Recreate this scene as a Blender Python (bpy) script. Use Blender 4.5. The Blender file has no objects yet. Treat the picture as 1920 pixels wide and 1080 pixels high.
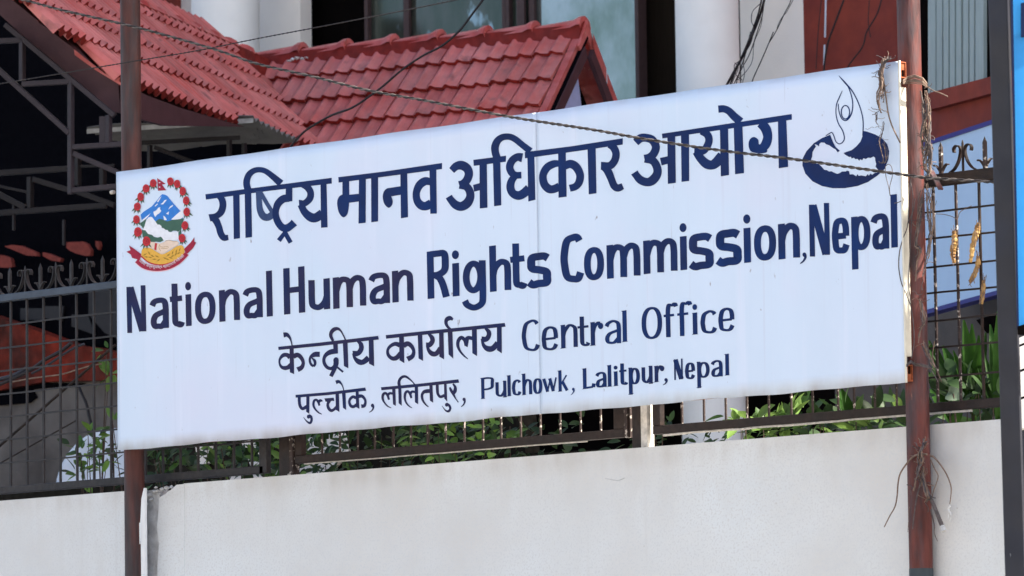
import bpy, bmesh, math, random
import numpy as np
from mathutils import Vector, Matrix
random.seed(7)
R = math.radians
# ------------------------------------------------------------------ camera
F = 9000.0                       # focal length in photograph pixels (1920 wide)
def _cr(x, y): return np.array([x-960.0, 540.0-y, -F])
_dl = _cr(-9000, 1641); _dl /= np.linalg.norm(_dl)
_up = np.cross(_cr(-9000, 1641), _cr(960, 1511)); _up /= np.linalg.norm(_up)
if _up[1] < 0: _up = -_up
_X = -_dl; _Z = _up; _Y = np.cross(_Z, _X)
CM = np.array([_X, _Y, _Z])      # camera axes -> world axes
CC = np.array([0.0, 0.0, 1.5])   # camera position: eye height on the far pavement
sc = bpy.context.scene
cam_d = bpy.data.cameras.new('camera'); cam = bpy.data.objects.new('camera', cam_d)
sc.collection.objects.link(cam); sc.camera = cam
cam_d.sensor_width = 36; cam_d.lens = F*36/1920; cam_d.clip_end = 3000; cam_d.clip_start = 0.5
cam_d.dof.use_dof = True; cam_d.dof.focus_distance = 19.3; cam_d.dof.aperture_fstop = 11.0
mm = Matrix(CM.tolist()).to_4x4(); mm.translation = Vector(CC.tolist()); cam.matrix_world = mm
# ------------------------------------------------------------------ world, sun, exposure
SUN_AZ = math.atan2(0.86, 0.51)      # clockwise from +Y
SUN_EL = R(42)
w = bpy.data.worlds.new('World'); sc.world = w; w.use_nodes = True
nt = w.node_tree; bgn = nt.nodes['Background']
sky = nt.nodes.new('ShaderNodeTexSky'); sky.sky_type = 'NISHITA'; sky.sun_disc = False
sky.sun_elevation = SUN_EL; sky.sun_rotation = SUN_AZ; sky.altitude = 1300
sky.air_density = 1.0; sky.dust_density = 6.0; sky.ozone_density = 0.4
nt.links.new(sky.outputs[0], bgn.inputs[0]); bgn.inputs[1].default_value = 0.09
sd = bpy.data.lights.new('sun', 'SUN'); so = bpy.data.objects.new('sun', sd); sc.collection.objects.link(so)
sd.energy = 5.0; sd.angle = R(0.5); sd.color = (1.0, 0.92, 0.80)
sdir = Vector((math.sin(SUN_AZ)*math.cos(SUN_EL), math.cos(SUN_AZ)*math.cos(SUN_EL), math.sin(SUN_EL)))
so.rotation_euler = (-sdir).to_track_quat('-Z', 'Y').to_euler(); so.location = (0, 0, 60)
sc.view_settings.view_transform = 'Standard'; sc.view_settings.look = 'None'
sc.view_settings.exposure = 1.78; sc.view_settings.gamma = 1; sc.view_settings.use_curve_mapping = False
# ------------------------------------------------------------------ helpers
def ray(px, py): return CM @ np.array([px-960.0, 540.0-py, -F])
def ptY(px, py, y):
    d = ray(px, py); return Vector(CC + d*(y-CC[1])/d[1])
def ptd(px, py, D): return Vector(CC + ray(px, py)*D/F)
def ptz(px, py, z):
    d = ray(px, py); return Vector(CC + d*(z-CC[2])/d[2])
def ptpl(px, py, p0, n):
    d = ray(px, py); n = np.array(n); p0 = np.array(p0)
    return Vector(CC + d*np.dot(p0-CC, n)/np.dot(d, n))
def hdir(vx):
    d = ray(vx, 1511+(1641-1511)/(-9960)*(vx-960)); d[2] = 0
    v = Vector(d); v.normalize(); return v
COL = sc.collection
def tag(o, label=None, cat=None, group=None, kind=None):
    if label: o['label'] = label
    if cat: o['category'] = cat
    if group: o['group'] = group
    if kind: o['kind'] = kind
    return o
def thing(name, loc, label, cat, group=None):
    o = bpy.data.objects.new(name, None); COL.objects.link(o); o.location = loc
    o.empty_display_size = 0.1
    return tag(o, label, cat, group)
def wloc(o):
    v = Vector((0, 0, 0))
    while o is not None: v += o.location; o = o.parent
    return v
class MB:
    """collects geometry in world coordinates"""
    def __init__(s): s.v = []; s.f = []; s.sm = []
    def add(s, vs, fs, smooth=False):
        b = len(s.v); s.v += [tuple(v) for v in vs]; s.f += [tuple(b+i for i in f) for f in fs]; s.sm += [smooth]*len(fs)
    def box(s, c, d, rz=0.0, axes=None):
        if axes is None:
            ax = [Vector((math.cos(rz), math.sin(rz), 0)), Vector((-math.sin(rz), math.cos(rz), 0)), Vector((0, 0, 1))]
        else: ax = axes
        c = Vector(c); vs = []
        for k in (-.5, .5):
            for j in (-.5, .5):
                for i in (-.5, .5): vs.append(c+ax[0]*(d[0]*i)+ax[1]*(d[1]*j)+ax[2]*(d[2]*k))
        s.add(vs, [(0, 2, 3, 1), (4, 5, 7, 6), (0, 1, 5, 4), (2, 6, 7, 3), (0, 4, 6, 2), (1, 3, 7, 5)])
    def bb(s, lo, hi):
        s.box([(lo[i]+hi[i])/2 for i in range(3)], [abs(hi[i]-lo[i]) for i in range(3)])
    def tube(s, pts, r, n=8, cap=True, smooth=True, rect=None):
        pts = [Vector(p) for p in pts]; m = len(pts)
        rs = r if isinstance(r, (list, tuple)) else [r]*m
        prev = None; rings = []
        for i, p in enumerate(pts):
            t = (pts[min(i+1, m-1)]-pts[max(i-1, 0)])
            if t.length < 1e-9: t = Vector((0, 0, 1))
            t.normalize()
            if prev is None:
                a = Vector((0, 0, 1)) if abs(t.z) < 0.9 else Vector((0, 1, 0))
                a = (a - t*a.dot(t)).normalized()
            else:
                a = (prev - t*prev.dot(t))
                a = a.normalized() if a.length > 1e-6 else t.orthogonal().normalized()
            prev = a; b = t.cross(a)
            if rect:
                ring = [p+a*(x*rect[1]/2)+b*(y*rect[0]/2) for x, y in ((1, 1), (-1, 1), (-1, -1), (1, -1))]
            else:
                ring = [p+a*(rs[i]*math.cos(2*math.pi*k/n))+b*(rs[i]*math.sin(2*math.pi*k/n)) for k in range(n)]
            rings.append(ring)
        n = len(rings[0]); vs = [v for rg in rings for v in rg]; fs = []
        for i in range(m-1):
            for k in range(n):
                k2 = (k+1) % n; fs.append((i*n+k, i*n+k2, (i+1)*n+k2, (i+1)*n+k))
        s.add(vs, fs, smooth and not rect)
        if cap: s.add(rings[0], [tuple(range(n))[::-1]]); s.add(rings[-1], [tuple(range(n))])
    def prism(s, poly, ext):
        """poly: list of world points (planar), ext: extrusion vector"""
        n = len(poly); ext = Vector(ext); a = [Vector(p) for p in poly]; b = [p+ext for p in a]
        s.add(a+b, [tuple(range(n)), tuple(range(2*n-1, n-1, -1))]+[(i, n+i, n+(i+1) % n, (i+1) % n) for i in range(n)])
    def quad(s, a, b, c, d): s.add([a, b, c, d], [(0, 1, 2, 3)])
    def build(s, name, mat, parent=None, label=None, kind=None, bevel=0, normals=True):
        me = bpy.data.meshes.new(name)
        off = wloc(parent) if parent is not None else Vector((0, 0, 0))
        me.from_pydata([(v[0]-off.x, v[1]-off.y, v[2]-off.z) for v in s.v], [], s.f)
        me.polygons.foreach_set('use_smooth', s.sm)
        if normals:
            bm = bmesh.new(); bm.from_mesh(me)
            if bevel:
                bmesh.ops.remove_doubles(bm, verts=bm.verts, dist=1e-5)
            bmesh.ops.recalc_face_normals(bm, faces=bm.faces); bm.to_mesh(me); bm.free()
        me.materials.append(mat)
        o = bpy.data.objects.new(name, me); COL.objects.link(o); o.parent = parent
        if bevel:
            md = o.modifiers.new('bevel', 'BEVEL'); md.width = bevel; md.segments = 2; md.limit_method = 'ANGLE'
        if label: o['label'] = label
        if kind: o['kind'] = kind
        return o
def share(name, me, parent, mat4, label=None):
    """an object using a shared mesh, at world matrix mat4, under parent"""
    o = bpy.data.objects.new(name, me); COL.objects.link(o); o.parent = parent
    m = mat4.copy()
    if parent is not None: m.translation = m.translation - wloc(parent)
    o.matrix_local = m
    if label: o['label'] = label
    return o
def catmull(P, n=6, closed=False):
    P = [np.array(p, float) for p in P]; m = len(P); out = []
    if m < 3 and not closed: return P
    rng = range(m) if closed else range(m-1)
    for i in rng:
        p1 = P[i]; p2 = P[(i+1) % m]
        p0 = P[i-1] if (i > 0 or closed) else 2*p1-p2
        p3 = P[(i+2) % m] if (i+2 < m or closed) else 2*p2-p1
        for k in range(n):
            t = k/n
            out.append(0.5*((2*p1)+(-p0+p2)*t+(2*p0-5*p1+4*p2-p3)*t*t+(-p0+3*p1-3*p2+p3)*t**3))
    if not closed: out.append(P[-1])
    return out
# ------------------------------------------------------------------ materials
def mat(name, col, rough=0.6, var=0.0, scale=8.0, col2=None, stretch=(1, 1, 1), bump=0.0, bscale=60.0, metal=0.0, spec=0.22,
        spots=None, trans=0.0, detail=5.0, objrand=0.0, ramp=(0.35, 0.65), coat=0.0, zg=None):
    m = bpy.data.materials.new(name); m.use_nodes = True; nt = m.node_tree; N = nt.nodes; L = nt.links
    b = N['Principled BSDF']; b.inputs['Roughness'].default_value = rough; b.inputs['Metallic'].default_value = metal
    b.inputs['Specular IOR Level'].default_value = spec; b.inputs['Coat Weight'].default_value = coat
    tc = N.new('ShaderNodeTexCoord'); geo = N.new('ShaderNodeNewGeometry'); mp = N.new('ShaderNodeMapping')
    L.new(geo.outputs['Position'], mp.inputs['Vector']); mp.inputs['Scale'].default_value = stretch
    c1 = N.new('ShaderNodeRGB'); c1.outputs[0].default_value = (*col, 1); cur = c1.outputs[0]
    if col2 is not None:
        n = N.new('ShaderNodeTexNoise'); n.inputs['Scale'].default_value = scale; n.inputs['Detail'].default_value = detail
        n.inputs['Roughness'].default_value = 0.6; L.new(mp.outputs[0], n.inputs['Vector'])
        r = N.new('ShaderNodeMapRange'); r.inputs[1].default_value = ramp[0]; r.inputs[2].default_value = ramp[1]
        L.new(n.outputs[0], r.inputs[0])
        mx = N.new('ShaderNodeMix'); mx.data_type = 'RGBA'; L.new(r.outputs[0], mx.inputs[0])
        L.new(cur, mx.inputs[6]); mx.inputs[7].default_value = (*col2, 1); cur = mx.outputs[2]
    if var > 0:
        n = N.new('ShaderNodeTexNoise'); n.inputs['Scale'].default_value = scale*3.1; n.inputs['Detail'].default_value = 6
        L.new(mp.outputs[0], n.inputs['Vector'])
        h = N.new('ShaderNodeHueSaturation'); r = N.new('ShaderNodeMapRange')
        r.inputs[1].default_value = 0.3; r.inputs[2].default_value = 0.7; r.inputs[3].default_value = 1-var; r.inputs[4].default_value = 1+var
        L.new(n.outputs[0], r.inputs[0]); L.new(r.outputs[0], h.inputs['Value']); L.new(cur, h.inputs['Color']); cur = h.outputs[0]
    if objrand > 0:
        oi = N.new('ShaderNodeObjectInfo'); h = N.new('ShaderNodeHueSaturation'); r = N.new('ShaderNodeMapRange')
        r.inputs[3].default_value = 1-objrand; r.inputs[4].default_value = 1+objrand
        L.new(oi.outputs['Random'], r.inputs[0]); L.new(r.outputs[0], h.inputs['Value']); L.new(cur, h.inputs['Color']); cur = h.outputs[0]
    if spots:      # (colour, scale, threshold, softness)
        for sp in spots:
            n = N.new('ShaderNodeTexNoise'); n.inputs['Scale'].default_value = sp[1]; n.inputs['Detail'].default_value = 4
            if len(sp) > 4:
                mp2 = N.new('ShaderNodeMapping'); mp2.inputs['Scale'].default_value = sp[4]; L.new(geo.outputs['Position'], mp2.inputs['Vector']); L.new(mp2.outputs[0], n.inputs['Vector'])
            else: L.new(mp.outputs[0], n.inputs['Vector'])
            r = N.new('ShaderNodeMapRange'); r.inputs[1].default_value = sp[2]; r.inputs[2].default_value = sp[2]+sp[3]
            L.new(n.outputs[0], r.inputs[0])
            mx = N.new('ShaderNodeMix'); mx.data_type = 'RGBA'; L.new(r.outputs[0], mx.inputs[0])
            L.new(cur, mx.inputs[6]); mx.inputs[7].default_value = (*sp[0], 1); cur = mx.outputs[2]
    for q in (zg or []):   # grime collecting at a height: (z from, z to, colour, strength)
        sx = N.new('ShaderNodeSeparateXYZ'); L.new(geo.outputs['Position'], sx.inputs[0])
        r = N.new('ShaderNodeMapRange'); r.inputs[1].default_value = q[0]; r.inputs[2].default_value = q[1]; L.new(sx.outputs[2], r.inputs[0])
        n = N.new('ShaderNodeTexNoise'); n.inputs['Scale'].default_value = 9; n.inputs['Detail'].default_value = 6
        mp3 = N.new('ShaderNodeMapping'); mp3.inputs['Scale'].default_value = (1, 1, .35); L.new(geo.outputs['Position'], mp3.inputs['Vector']); L.new(mp3.outputs[0], n.inputs['Vector'])
        r2 = N.new('ShaderNodeMapRange'); r2.inputs[1].default_value = 0.3; r2.inputs[2].default_value = 0.75; r2.inputs[4].default_value = q[3]; L.new(n.outputs[0], r2.inputs[0])
        mu = N.new('ShaderNodeMath'); mu.operation = 'MULTIPLY'; L.new(r.outputs[0], mu.inputs[0]); L.new(r2.outputs[0], mu.inputs[1])
        mx = N.new('ShaderNodeMix'); mx.data_type = 'RGBA'; L.new(mu.outputs[0], mx.inputs[0]); L.new(cur, mx.inputs[6]); mx.inputs[7].default_value = (*q[2], 1); cur = mx.outputs[2]
    L.new(cur, b.inputs['Base Color'])
    if bump > 0:
        n = N.new('ShaderNodeTexNoise'); n.inputs['Scale'].default_value = bscale; n.inputs['Detail'].default_value = 6
        L.new(mp.outputs[0], n.inputs['Vector'])
        bp = N.new('ShaderNodeBump'); bp.inputs['Strength'].default_value = bump; bp.inputs['Distance'].default_value = 0.01
        L.new(n.outputs[0], bp.inputs['Height']); L.new(bp.outputs[0], b.inputs['Normal'])
    if trans > 0:
        tr = N.new('ShaderNodeBsdfTranslucent'); L.new(cur, tr.inputs[0]); ms = N.new('ShaderNodeMixShader'); ms.inputs[0].default_value = trans
        out = N['Material Output']; L.new(b.outputs[0], ms.inputs[1]); L.new(tr.outputs[0], ms.inputs[2]); L.new(ms.outputs[0], out.inputs[0])
    return m
M = {}
M['sign'] = mat('sign_white', (0.63, 0.755, 0.90), 0.42, col2=(0.67, 0.775, 0.92), scale=1.5, var=0.02, bump=0.04, bscale=25, stretch=(1, 1, 0.25),
    spots=[((0.70, 0.735, 0.885), 1.1, 0.54, 0.22, (1, 1, 1)), ((0.76, 0.82, 0.96), 5.0, 0.60, 0.25, (2.5, 1, 0.12)), ((0.57, 0.62, 0.75), 8.0, 0.60, 0.40, (4.5, 1, 0.12)), ((0.47, 0.50, 0.60), 14.0, 0.69, 0.16, (3.0, 1, 0.10)), ((0.34, 0.34, 0.40), 24.0, 0.70, 0.05, (1, 1, 0.55))], zg=[(3.115, 3.06, (0.42, 0.42, 0.46), 0.9), (4.25, 4.28, (0.5, 0.5, 0.52), 0.7)])
M['wall'] = mat('wall_paint', (0.74, 0.785, 0.80), 0.85, col2=(0.68, 0.68, 0.66), scale=0.9, var=0.025, bump=0.35, bscale=30,
    spots=[((0.60, 0.57, 0.52), 1.6, 0.60, 0.3, (1.5, 1, 0.5)), ((0.66, 0.67, 0.66), 6.0, 0.62, 0.3, (4, 1, 0.18)), ((0.66, 0.68, 0.68), 110, 0.52, 0.10), ((0.45, 0.42, 0.38), 30, 0.74, 0.04)], zg=[(2.55, 2.86, (0.60, 0.58, 0.54), 0.5), (2.81, 2.87, (0.42, 0.39, 0.35), 0.35)])
M['mortar'] = mat('mortar', (0.62, 0.64, 0.65), 0.95, col2=(0.42, 0.42, 0.42), scale=14, var=0.12, bump=0.7, bscale=30)
M['dripw'] = mat('drip_paint', (0.78, 0.80, 0.80), 0.5, var=0.03)
M['ink'] = mat('navy_paint', (0.012, 0.035, 0.135), 0.6, spec=0.05, col2=(0.018, 0.030, 0.095), scale=4, var=0.12)
M['ink2'] = mat('dark_navy_paint', (0.018, 0.030, 0.095), 0.6, spec=0.05, col2=(0.036, 0.032, 0.075), scale=6, var=0.12)
M['ink3'] = mat('faded_navy_paint', (0.045, 0.075, 0.17), 0.6, spec=0.05, var=0.15)
M['post'] = mat('rusty_maroon', (0.085, 0.032, 0.027), 0.55, col2=(0.050, 0.040, 0.042), scale=7, var=0.32, bump=0.4, bscale=40, stretch=(1.5, 1.5, 0.25), ramp=(.42, .58),
    spots=[((0.40, 0.20, 0.12), 60, 0.76, 0.03)])
M['postR'] = mat('red_oxide', (0.125, 0.036, 0.029), 0.5, col2=(0.070, 0.046, 0.050), scale=8, var=0.35, bump=0.4, ramp=(.42, .58), bscale=40, stretch=(1.6, 1.6, 0.3),
    spots=[((0.26, 0.13, 0.09), 45, 0.70, 0.05)])
M['postT'] = mat('teal_primer', (0.045, 0.06, 0.07), 0.5, var=0.15)
M['tile'] = mat('tile_red', (0.46, 0.080, 0.066), 0.45, col2=(0.55, 0.165, 0.150), scale=3, var=0.14, objrand=0.16, bump=0.15, bscale=90, spec=0.5,
    spots=[((0.16, 0.045, 0.045), 6, 0.60, 0.16), ((0.55, 0.45, 0.42), 95, 0.735, 0.02)])
M['tile_edge'] = mat('tile_edge_shaded', (0.27, 0.028, 0.022), 0.6, col2=(0.17, 0.025, 0.022), scale=9, var=0.2, objrand=0.12, spec=0.1)  # deeper red paints in the shade on the tiles' front edges
M['ridge_bed'] = mat('ridge_bed_red', (0.24, 0.026, 0.020), 0.7, col2=(0.15, 0.025, 0.022), scale=6, var=0.2, spec=0.1)  # deeper red again, shade below the caps put into the colour
M['leafb'] = mat('leaf_bright', (0.15, 0.27, 0.045), 0.4, objrand=0.35, var=0.15, trans=0.3, col2=(0.09, 0.19, 0.04), scale=6)
M['ridge'] = mat('ridge_red', (0.44, 0.065, 0.055), 0.45, col2=(0.55, 0.17, 0.16), scale=5, var=0.12, objrand=0.10, bump=0.2, bscale=70,
    spots=[((0.20, 0.06, 0.05), 8, 0.60, 0.12), ((0.60, 0.50, 0.46), 70, 0.70, 0.03)])
M['fascia'] = mat('fascia_brown', (0.075, 0.036, 0.042), 0.6, var=0.12, scale=4, bump=0.1)
M['truss'] = mat('truss_paint', (0.036, 0.028, 0.034), 0.45, var=0.15, scale=9)
M['truss2'] = mat('truss_dark', (0.014, 0.012, 0.014), 0.55, var=0.15, scale=9)
M['dark'] = mat('interior_shade', (0.0035, 0.0035, 0.005), 0.95, var=0.2, spec=0.0)  # near-black colour stands in for the deep shade under the roofs
M['fence'] = mat('fence_paint', (0.018, 0.014, 0.014), 0.5, col2=(0.028, 0.018, 0.015), scale=12, var=0.25, bump=0.2, bscale=60,
    spots=[((0.14, 0.11, 0.09), 70, 0.74, 0.04)])
M['fenceL'] = mat('fence_paint_grey', (0.026, 0.027, 0.031), 0.5, col2=(0.036, 0.033, 0.034), scale=12, var=0.25, bump=0.2, bscale=60)
M['fence_blue'] = mat('fence_top_rail', (0.060, 0.078, 0.105), 0.5, var=0.12, bump=0.1)
M['fence_rim'] = mat('lit_edge_mortar', (0.55, 0.52, 0.47), 0.8, var=0.25, scale=14, bump=0.5)  # pale tone painting sunlit edges; also the mortar foot and bolt
M['fence_speck'] = mat('speckled_paint', (0.045, 0.032, 0.03), 0.6, var=0.3, scale=14, bump=0.3, spots=[((0.50, 0.45, 0.40), 55, 0.58, 0.06)])  # dark paint with random pale specks
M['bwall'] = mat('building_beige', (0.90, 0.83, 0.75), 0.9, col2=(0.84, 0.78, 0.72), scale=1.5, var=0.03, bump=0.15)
M['bwall2'] = mat('building_return', (0.45, 0.41, 0.38), 0.9, var=0.04)
M['column'] = mat('column_white', (0.90, 0.89, 0.86), 0.85, col2=(0.87, 0.86, 0.83), scale=1.5, var=0.03, bump=0.1)
M['redwall'] = mat('red_wall', (0.24, 0.042, 0.026), 0.7, col2=(0.16, 0.030, 0.025), scale=2.5, var=0.12, bump=0.2, bscale=30)
M['redbeam'] = mat('red_beam', (0.19, 0.026, 0.015), 0.9, spec=0.05, col2=(0.05, 0.020, 0.016), scale=3.0, var=0.35, bump=0.3, bscale=25)
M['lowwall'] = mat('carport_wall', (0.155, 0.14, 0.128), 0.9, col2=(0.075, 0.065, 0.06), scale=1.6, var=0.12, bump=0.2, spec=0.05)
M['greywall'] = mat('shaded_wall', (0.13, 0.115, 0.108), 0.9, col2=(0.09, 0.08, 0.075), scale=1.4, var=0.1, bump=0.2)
M['wframe'] = mat('window_frame', (0.060, 0.036, 0.036), 0.5, var=0.1)
M['glass'] = mat('window_glass', (0.31, 0.33, 0.32), 0.06, metal=0.7, spec=0.5, col2=(0.12, 0.16, 0.12), scale=1.6, stretch=(1, 1, .6), ramp=(.40, .62))  # mottling paints in reflected trees and sky
M['glassd'] = mat('window_glass_dark_reflect', (0.085, 0.088, 0.075), 0.10, metal=0.5, spec=0.4, col2=(0.045, 0.06, 0.045), scale=2.6, stretch=(2, 2, .5), ramp=(.38, .65), spots=[((0.22, 0.28, 0.30), 5, 0.66, 0.05, (1, 1, .5))])  # darker panes, tree and sky reflections painted in as blotches
M['gap'] = mat('dark_opening', (0.005, 0.004, 0.004), 0.9, var=0.1, spec=0.0)
M['gapb'] = mat('dark_curtain', (0.016, 0.012, 0.009), 0.9, var=0.2, spec=0.0, stretch=(6, 6, 0.3))
M['corr'] = mat('corrugated_blue', (0.30, 0.38, 0.39), 0.5, var=0.07, stretch=(1, 1, 0.3))
M['lblue'] = mat('board_blue', (0.46, 0.64, 0.86), 0.5, var=0.02, scale=2)
M['nblue'] = mat('board_border', (0.03, 0.035, 0.22), 0.5)
M['bright'] = mat('bright_blue', (0.03, 0.27, 0.66), 0.35, var=0.05)
M['bframe'] = mat('deep_blue_edge', (0.002, 0.012, 0.06), 0.4)
M['gpost'] = mat('grey_post', (0.034, 0.034, 0.040), 0.5, col2=(0.024, 0.028, 0.042), scale=3, var=0.15,
    spots=[((0.62, 0.64, 0.66), 8, 0.74, 0.04, (4, 4, 1))])
M['sheet'] = mat('galvanised', (0.17, 0.17, 0.16), 0.5, var=0.15, scale=3, metal=0.3)
M['dish'] = mat('dish_white', (0.62, 0.70, 0.80), 0.5, col2=(0.55, 0.63, 0.74), scale=4, var=0.05)
M['cable'] = mat('cable_black', (0.020, 0.017, 0.020), 0.5)
M['steel'] = mat('twisted_cable', (0.13, 0.115, 0.105), 0.5, var=0.25, scale=25)
M['steeld'] = mat('twisted_cable_dark', (0.035, 0.030, 0.030), 0.5, var=0.25, scale=25)
M['vine'] = mat('dry_vine', (0.19, 0.135, 0.105), 0.8, var=0.3, scale=20)
M['vine2'] = mat('grey_vine', (0.10, 0.085, 0.085), 0.8, var=0.3, scale=20)
M['bark'] = mat('bark', (0.07, 0.05, 0.04), 0.9, var=0.3, scale=20, bump=0.5)
M['husk'] = mat('golden_husk', (0.70, 0.46, 0.18), 0.45, col2=(0.26, 0.13, 0.045), scale=25, var=0.2, trans=0.25)
M['leaf'] = mat('leaf_green', (0.075, 0.155, 0.030), 0.45, objrand=0.35, var=0.15, trans=0.3, col2=(0.05, 0.115, 0.03), scale=6)
M['leafd'] = mat('leaf_dark', (0.030, 0.062, 0.020), 0.5, objrand=0.35, var=0.2, trans=0.2)
M['leafp'] = mat('leaf_pale', (0.15, 0.25, 0.06), 0.5, objrand=0.3, var=0.15, trans=0.35)
M['palm'] = mat('palm_green', (0.028, 0.080, 0.012), 0.55, spec=0.15, objrand=0.3, var=0.2, trans=0.3)
M['ground'] = mat('asphalt', (0.20, 0.185, 0.165), 0.95, var=0.15, scale=1)
M['pave'] = mat('pavement', (0.34, 0.32, 0.29), 0.95, var=0.1, scale=1)
M['rust'] = mat('frame_rust', (0.30, 0.085, 0.035), 0.7, var=0.3, scale=25)
M['endc'] = mat('frame_end_cream', (0.80, 0.76, 0.62), 0.5, col2=(0.70, 0.66, 0.55), scale=9, var=0.06)
YS = 14.2515                       # plane of the sign's face
# ================================================================== setting
g = MB(); g.quad((-900, -900, 0), (900, -900, 0), (900, 900, 0), (-900, 900, 0)); tag(g.build('ground', M['pave']), 'pale dusty ground running under the street and the compound', None, kind='structure')
g = MB(); g.quad((-400, 1.5, 0.004), (400, 1.5, 0.004), (400, 11.5, 0.004), (-400, 11.5, 0.004)); tag(g.build('road', M['ground']), 'asphalt street in front of the compound wall', None, kind='structure')
g = MB(); g.bb((-400, 11.5, -0.1), (400, YS+0.14, 0.14)); tag(g.build('pavement', M['pave']), 'concrete pavement below the compound wall', None, kind='structure')
# ------------------------------------------------------------------ compound wall
YW = YS+0.14; YWB = YW+0.13; YF = YW+0.065
zl = (ptY(0, 940, YW).z+ptY(231, 920, YW).z)/2; zr = (ptY(335, 909, YW).z+ptY(1000, 852, YW).z+ptY(1880, 787, YW).z)/3
xj = ptY(268, 950, YW).x
wallT = thing('compound_wall', (-13, YW, 0), 'long off-white plastered wall below the big sign', 'wall')
b = MB()
def wall_piece(x0, x1, z, jag0=False, jag1=False):
    b = MB(); nz = 60; nx = 2
    zs = [z*i/nz for i in range(nz+1)]
    def off(i, s, j): return (random.Random(i*7+s).uniform(-1, 1)*0.006+random.Random(i//5+s*50).uniform(-1, 1)*0.008) if j and zs[i] > 1.8 else 0
    L = [x0+off(i, 1, jag0) for i in range(nz+1)]; Rr = [x1+off(i, 2, jag1) for i in range(nz+1)]
    for i in range(nz):
        b.quad((L[i], YW, zs[i]), (Rr[i], YW, zs[i]), (Rr[i+1], YW, zs[i+1]), (L[i+1], YW, zs[i+1]))
        b.quad((L[i], YWB, zs[i]), (L[i+1], YWB, zs[i+1]), (Rr[i+1], YWB, zs[i+1]), (Rr[i], YWB, zs[i]))
        b.quad((L[i], YW, zs[i]), (L[i+1], YW, zs[i+1]), (L[i+1], YWB, zs[i+1]), (L[i], YWB, zs[i]))
        b.quad((Rr[i], YW, zs[i]), (Rr[i], YWB, zs[i]), (Rr[i+1], YWB, zs[i+1]), (Rr[i+1], YW, zs[i+1]))
    b.quad((L[-1], YW, z), (Rr[-1], YW, z), (Rr[-1], YWB, z), (L[-1], YWB, z))
    return b
xr0 = ptY(297, 950, YW).x; xend = ptY(1888, 900, YW).x
wall_piece(-34, ptY(262, 950, YW).x, zl, jag1=True).build('wall_panel', M['wall'], wallT, normals=False)
# right panel: top left corner broken away
b = wall_piece(ptY(345, 950, YW).x, xend, zr); b.build('wall_panel', M['wall'], wallT, label='wide right-hand panel of the wall', normals=False)
b = MB()
pl = [ptY(*p, YW-0.002) for p in [(296, 1300), (345.5, 1300), (345.5, 907.5), (331, 909), (322, 917), (312, 925), (300, 932), (298, 934), (297, 960), (294, 990), (298, 1020), (295, 1060)]]
b.prism(pl, (0, 0.12, 0)); b.build('wall_edge', M['wall'], wallT, label='broken plaster edge of the right panel beside the post')
b = MB()
pl = [ptY(*p, YW+0.02) for p in [(262, 1300), (300, 1300), (300, 930), (290, 918), (262, 922)]]
b.prism(pl, (0, 0.09, 0)); b.build('joint_mortar', M['mortar'], wallT, label='rough grey joint behind the left post')
b = MB()      # chunks of broken plaster at the corner
for (px, py, rr) in [(280, 928, 7), (288, 922, 6), (296, 921, 7), (304, 918, 6), (284, 936, 5), (313, 915, 6), (322, 913, 5), (300, 926, 5), (276, 945, 4), (292, 914, 4), (332, 911, 4)]:
    c = ptY(px, py, YW+0.01); bm = bmesh.new(); bmesh.ops.create_icosphere(bm, subdivisions=1, radius=rr/9000*20.5)
    for v in bm.verts: v.co *= random.uniform(0.6, 1.25); v.co.z *= 0.7
    b.add([v.co+c for v in bm.verts], [[v.index for v in f.verts] for f in bm.faces]); bm.free()
b.build('plaster_rubble', M['mortar'], wallT, kind='stuff')
# little chips, stains and a hairline crack (thin raised plaster lines)
b = MB()
for q in [[(1135, 897), (1150, 900), (1160, 901), (1172, 896)], [(276, 962), (271, 975), (273, 985)], [(280, 1000), (276, 1012)]]:
    b.tube([ptY(*p, YW-0.0005) for p in q], 0.0012, 4)
b.build('hairline_crack', M['mortar'], wallT)
# ------------------------------------------------------------------ building behind
YB = 25.0
bt = thing('office_building', (-20, YB, 0), 'cream office building with round columns and brown framed windows', 'building')
def fx(px, py=60, y=YB): return ptY(px, py, y).x
ZT = 27.0  # unseen height, raised so the building shades porch and left post
def slab(name, px0, px1, m, yo=0.0, z0=0.0, z1=ZT, th=0.3, label=None):
    b = MB(); b.bb((fx(px0, 60, YB+yo), YB+yo, z0), (fx(px1, 60, YB+yo), YB+yo+th, z1)); return b.build(name, m, bt, label=label)
b = MB(); b.bb((-60, YB, 0), (fx(563), YB+0.12, ZT)); b.build('wall', M['bwall'], bt)
slab('wall', 1388, 1507, M['bwall'])
slab('wall', 1507, 1683, M['redwall'], label='dark red painted wall behind the cables')
b = MB(); b.bb((fx(1683), YB, 0), (4.4, YB+0.3, ZT)); b.build('wall', M['redwall'], bt, label='dark red wall behind the right post')  # unseen right end placed to keep the left post in shadow
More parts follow.
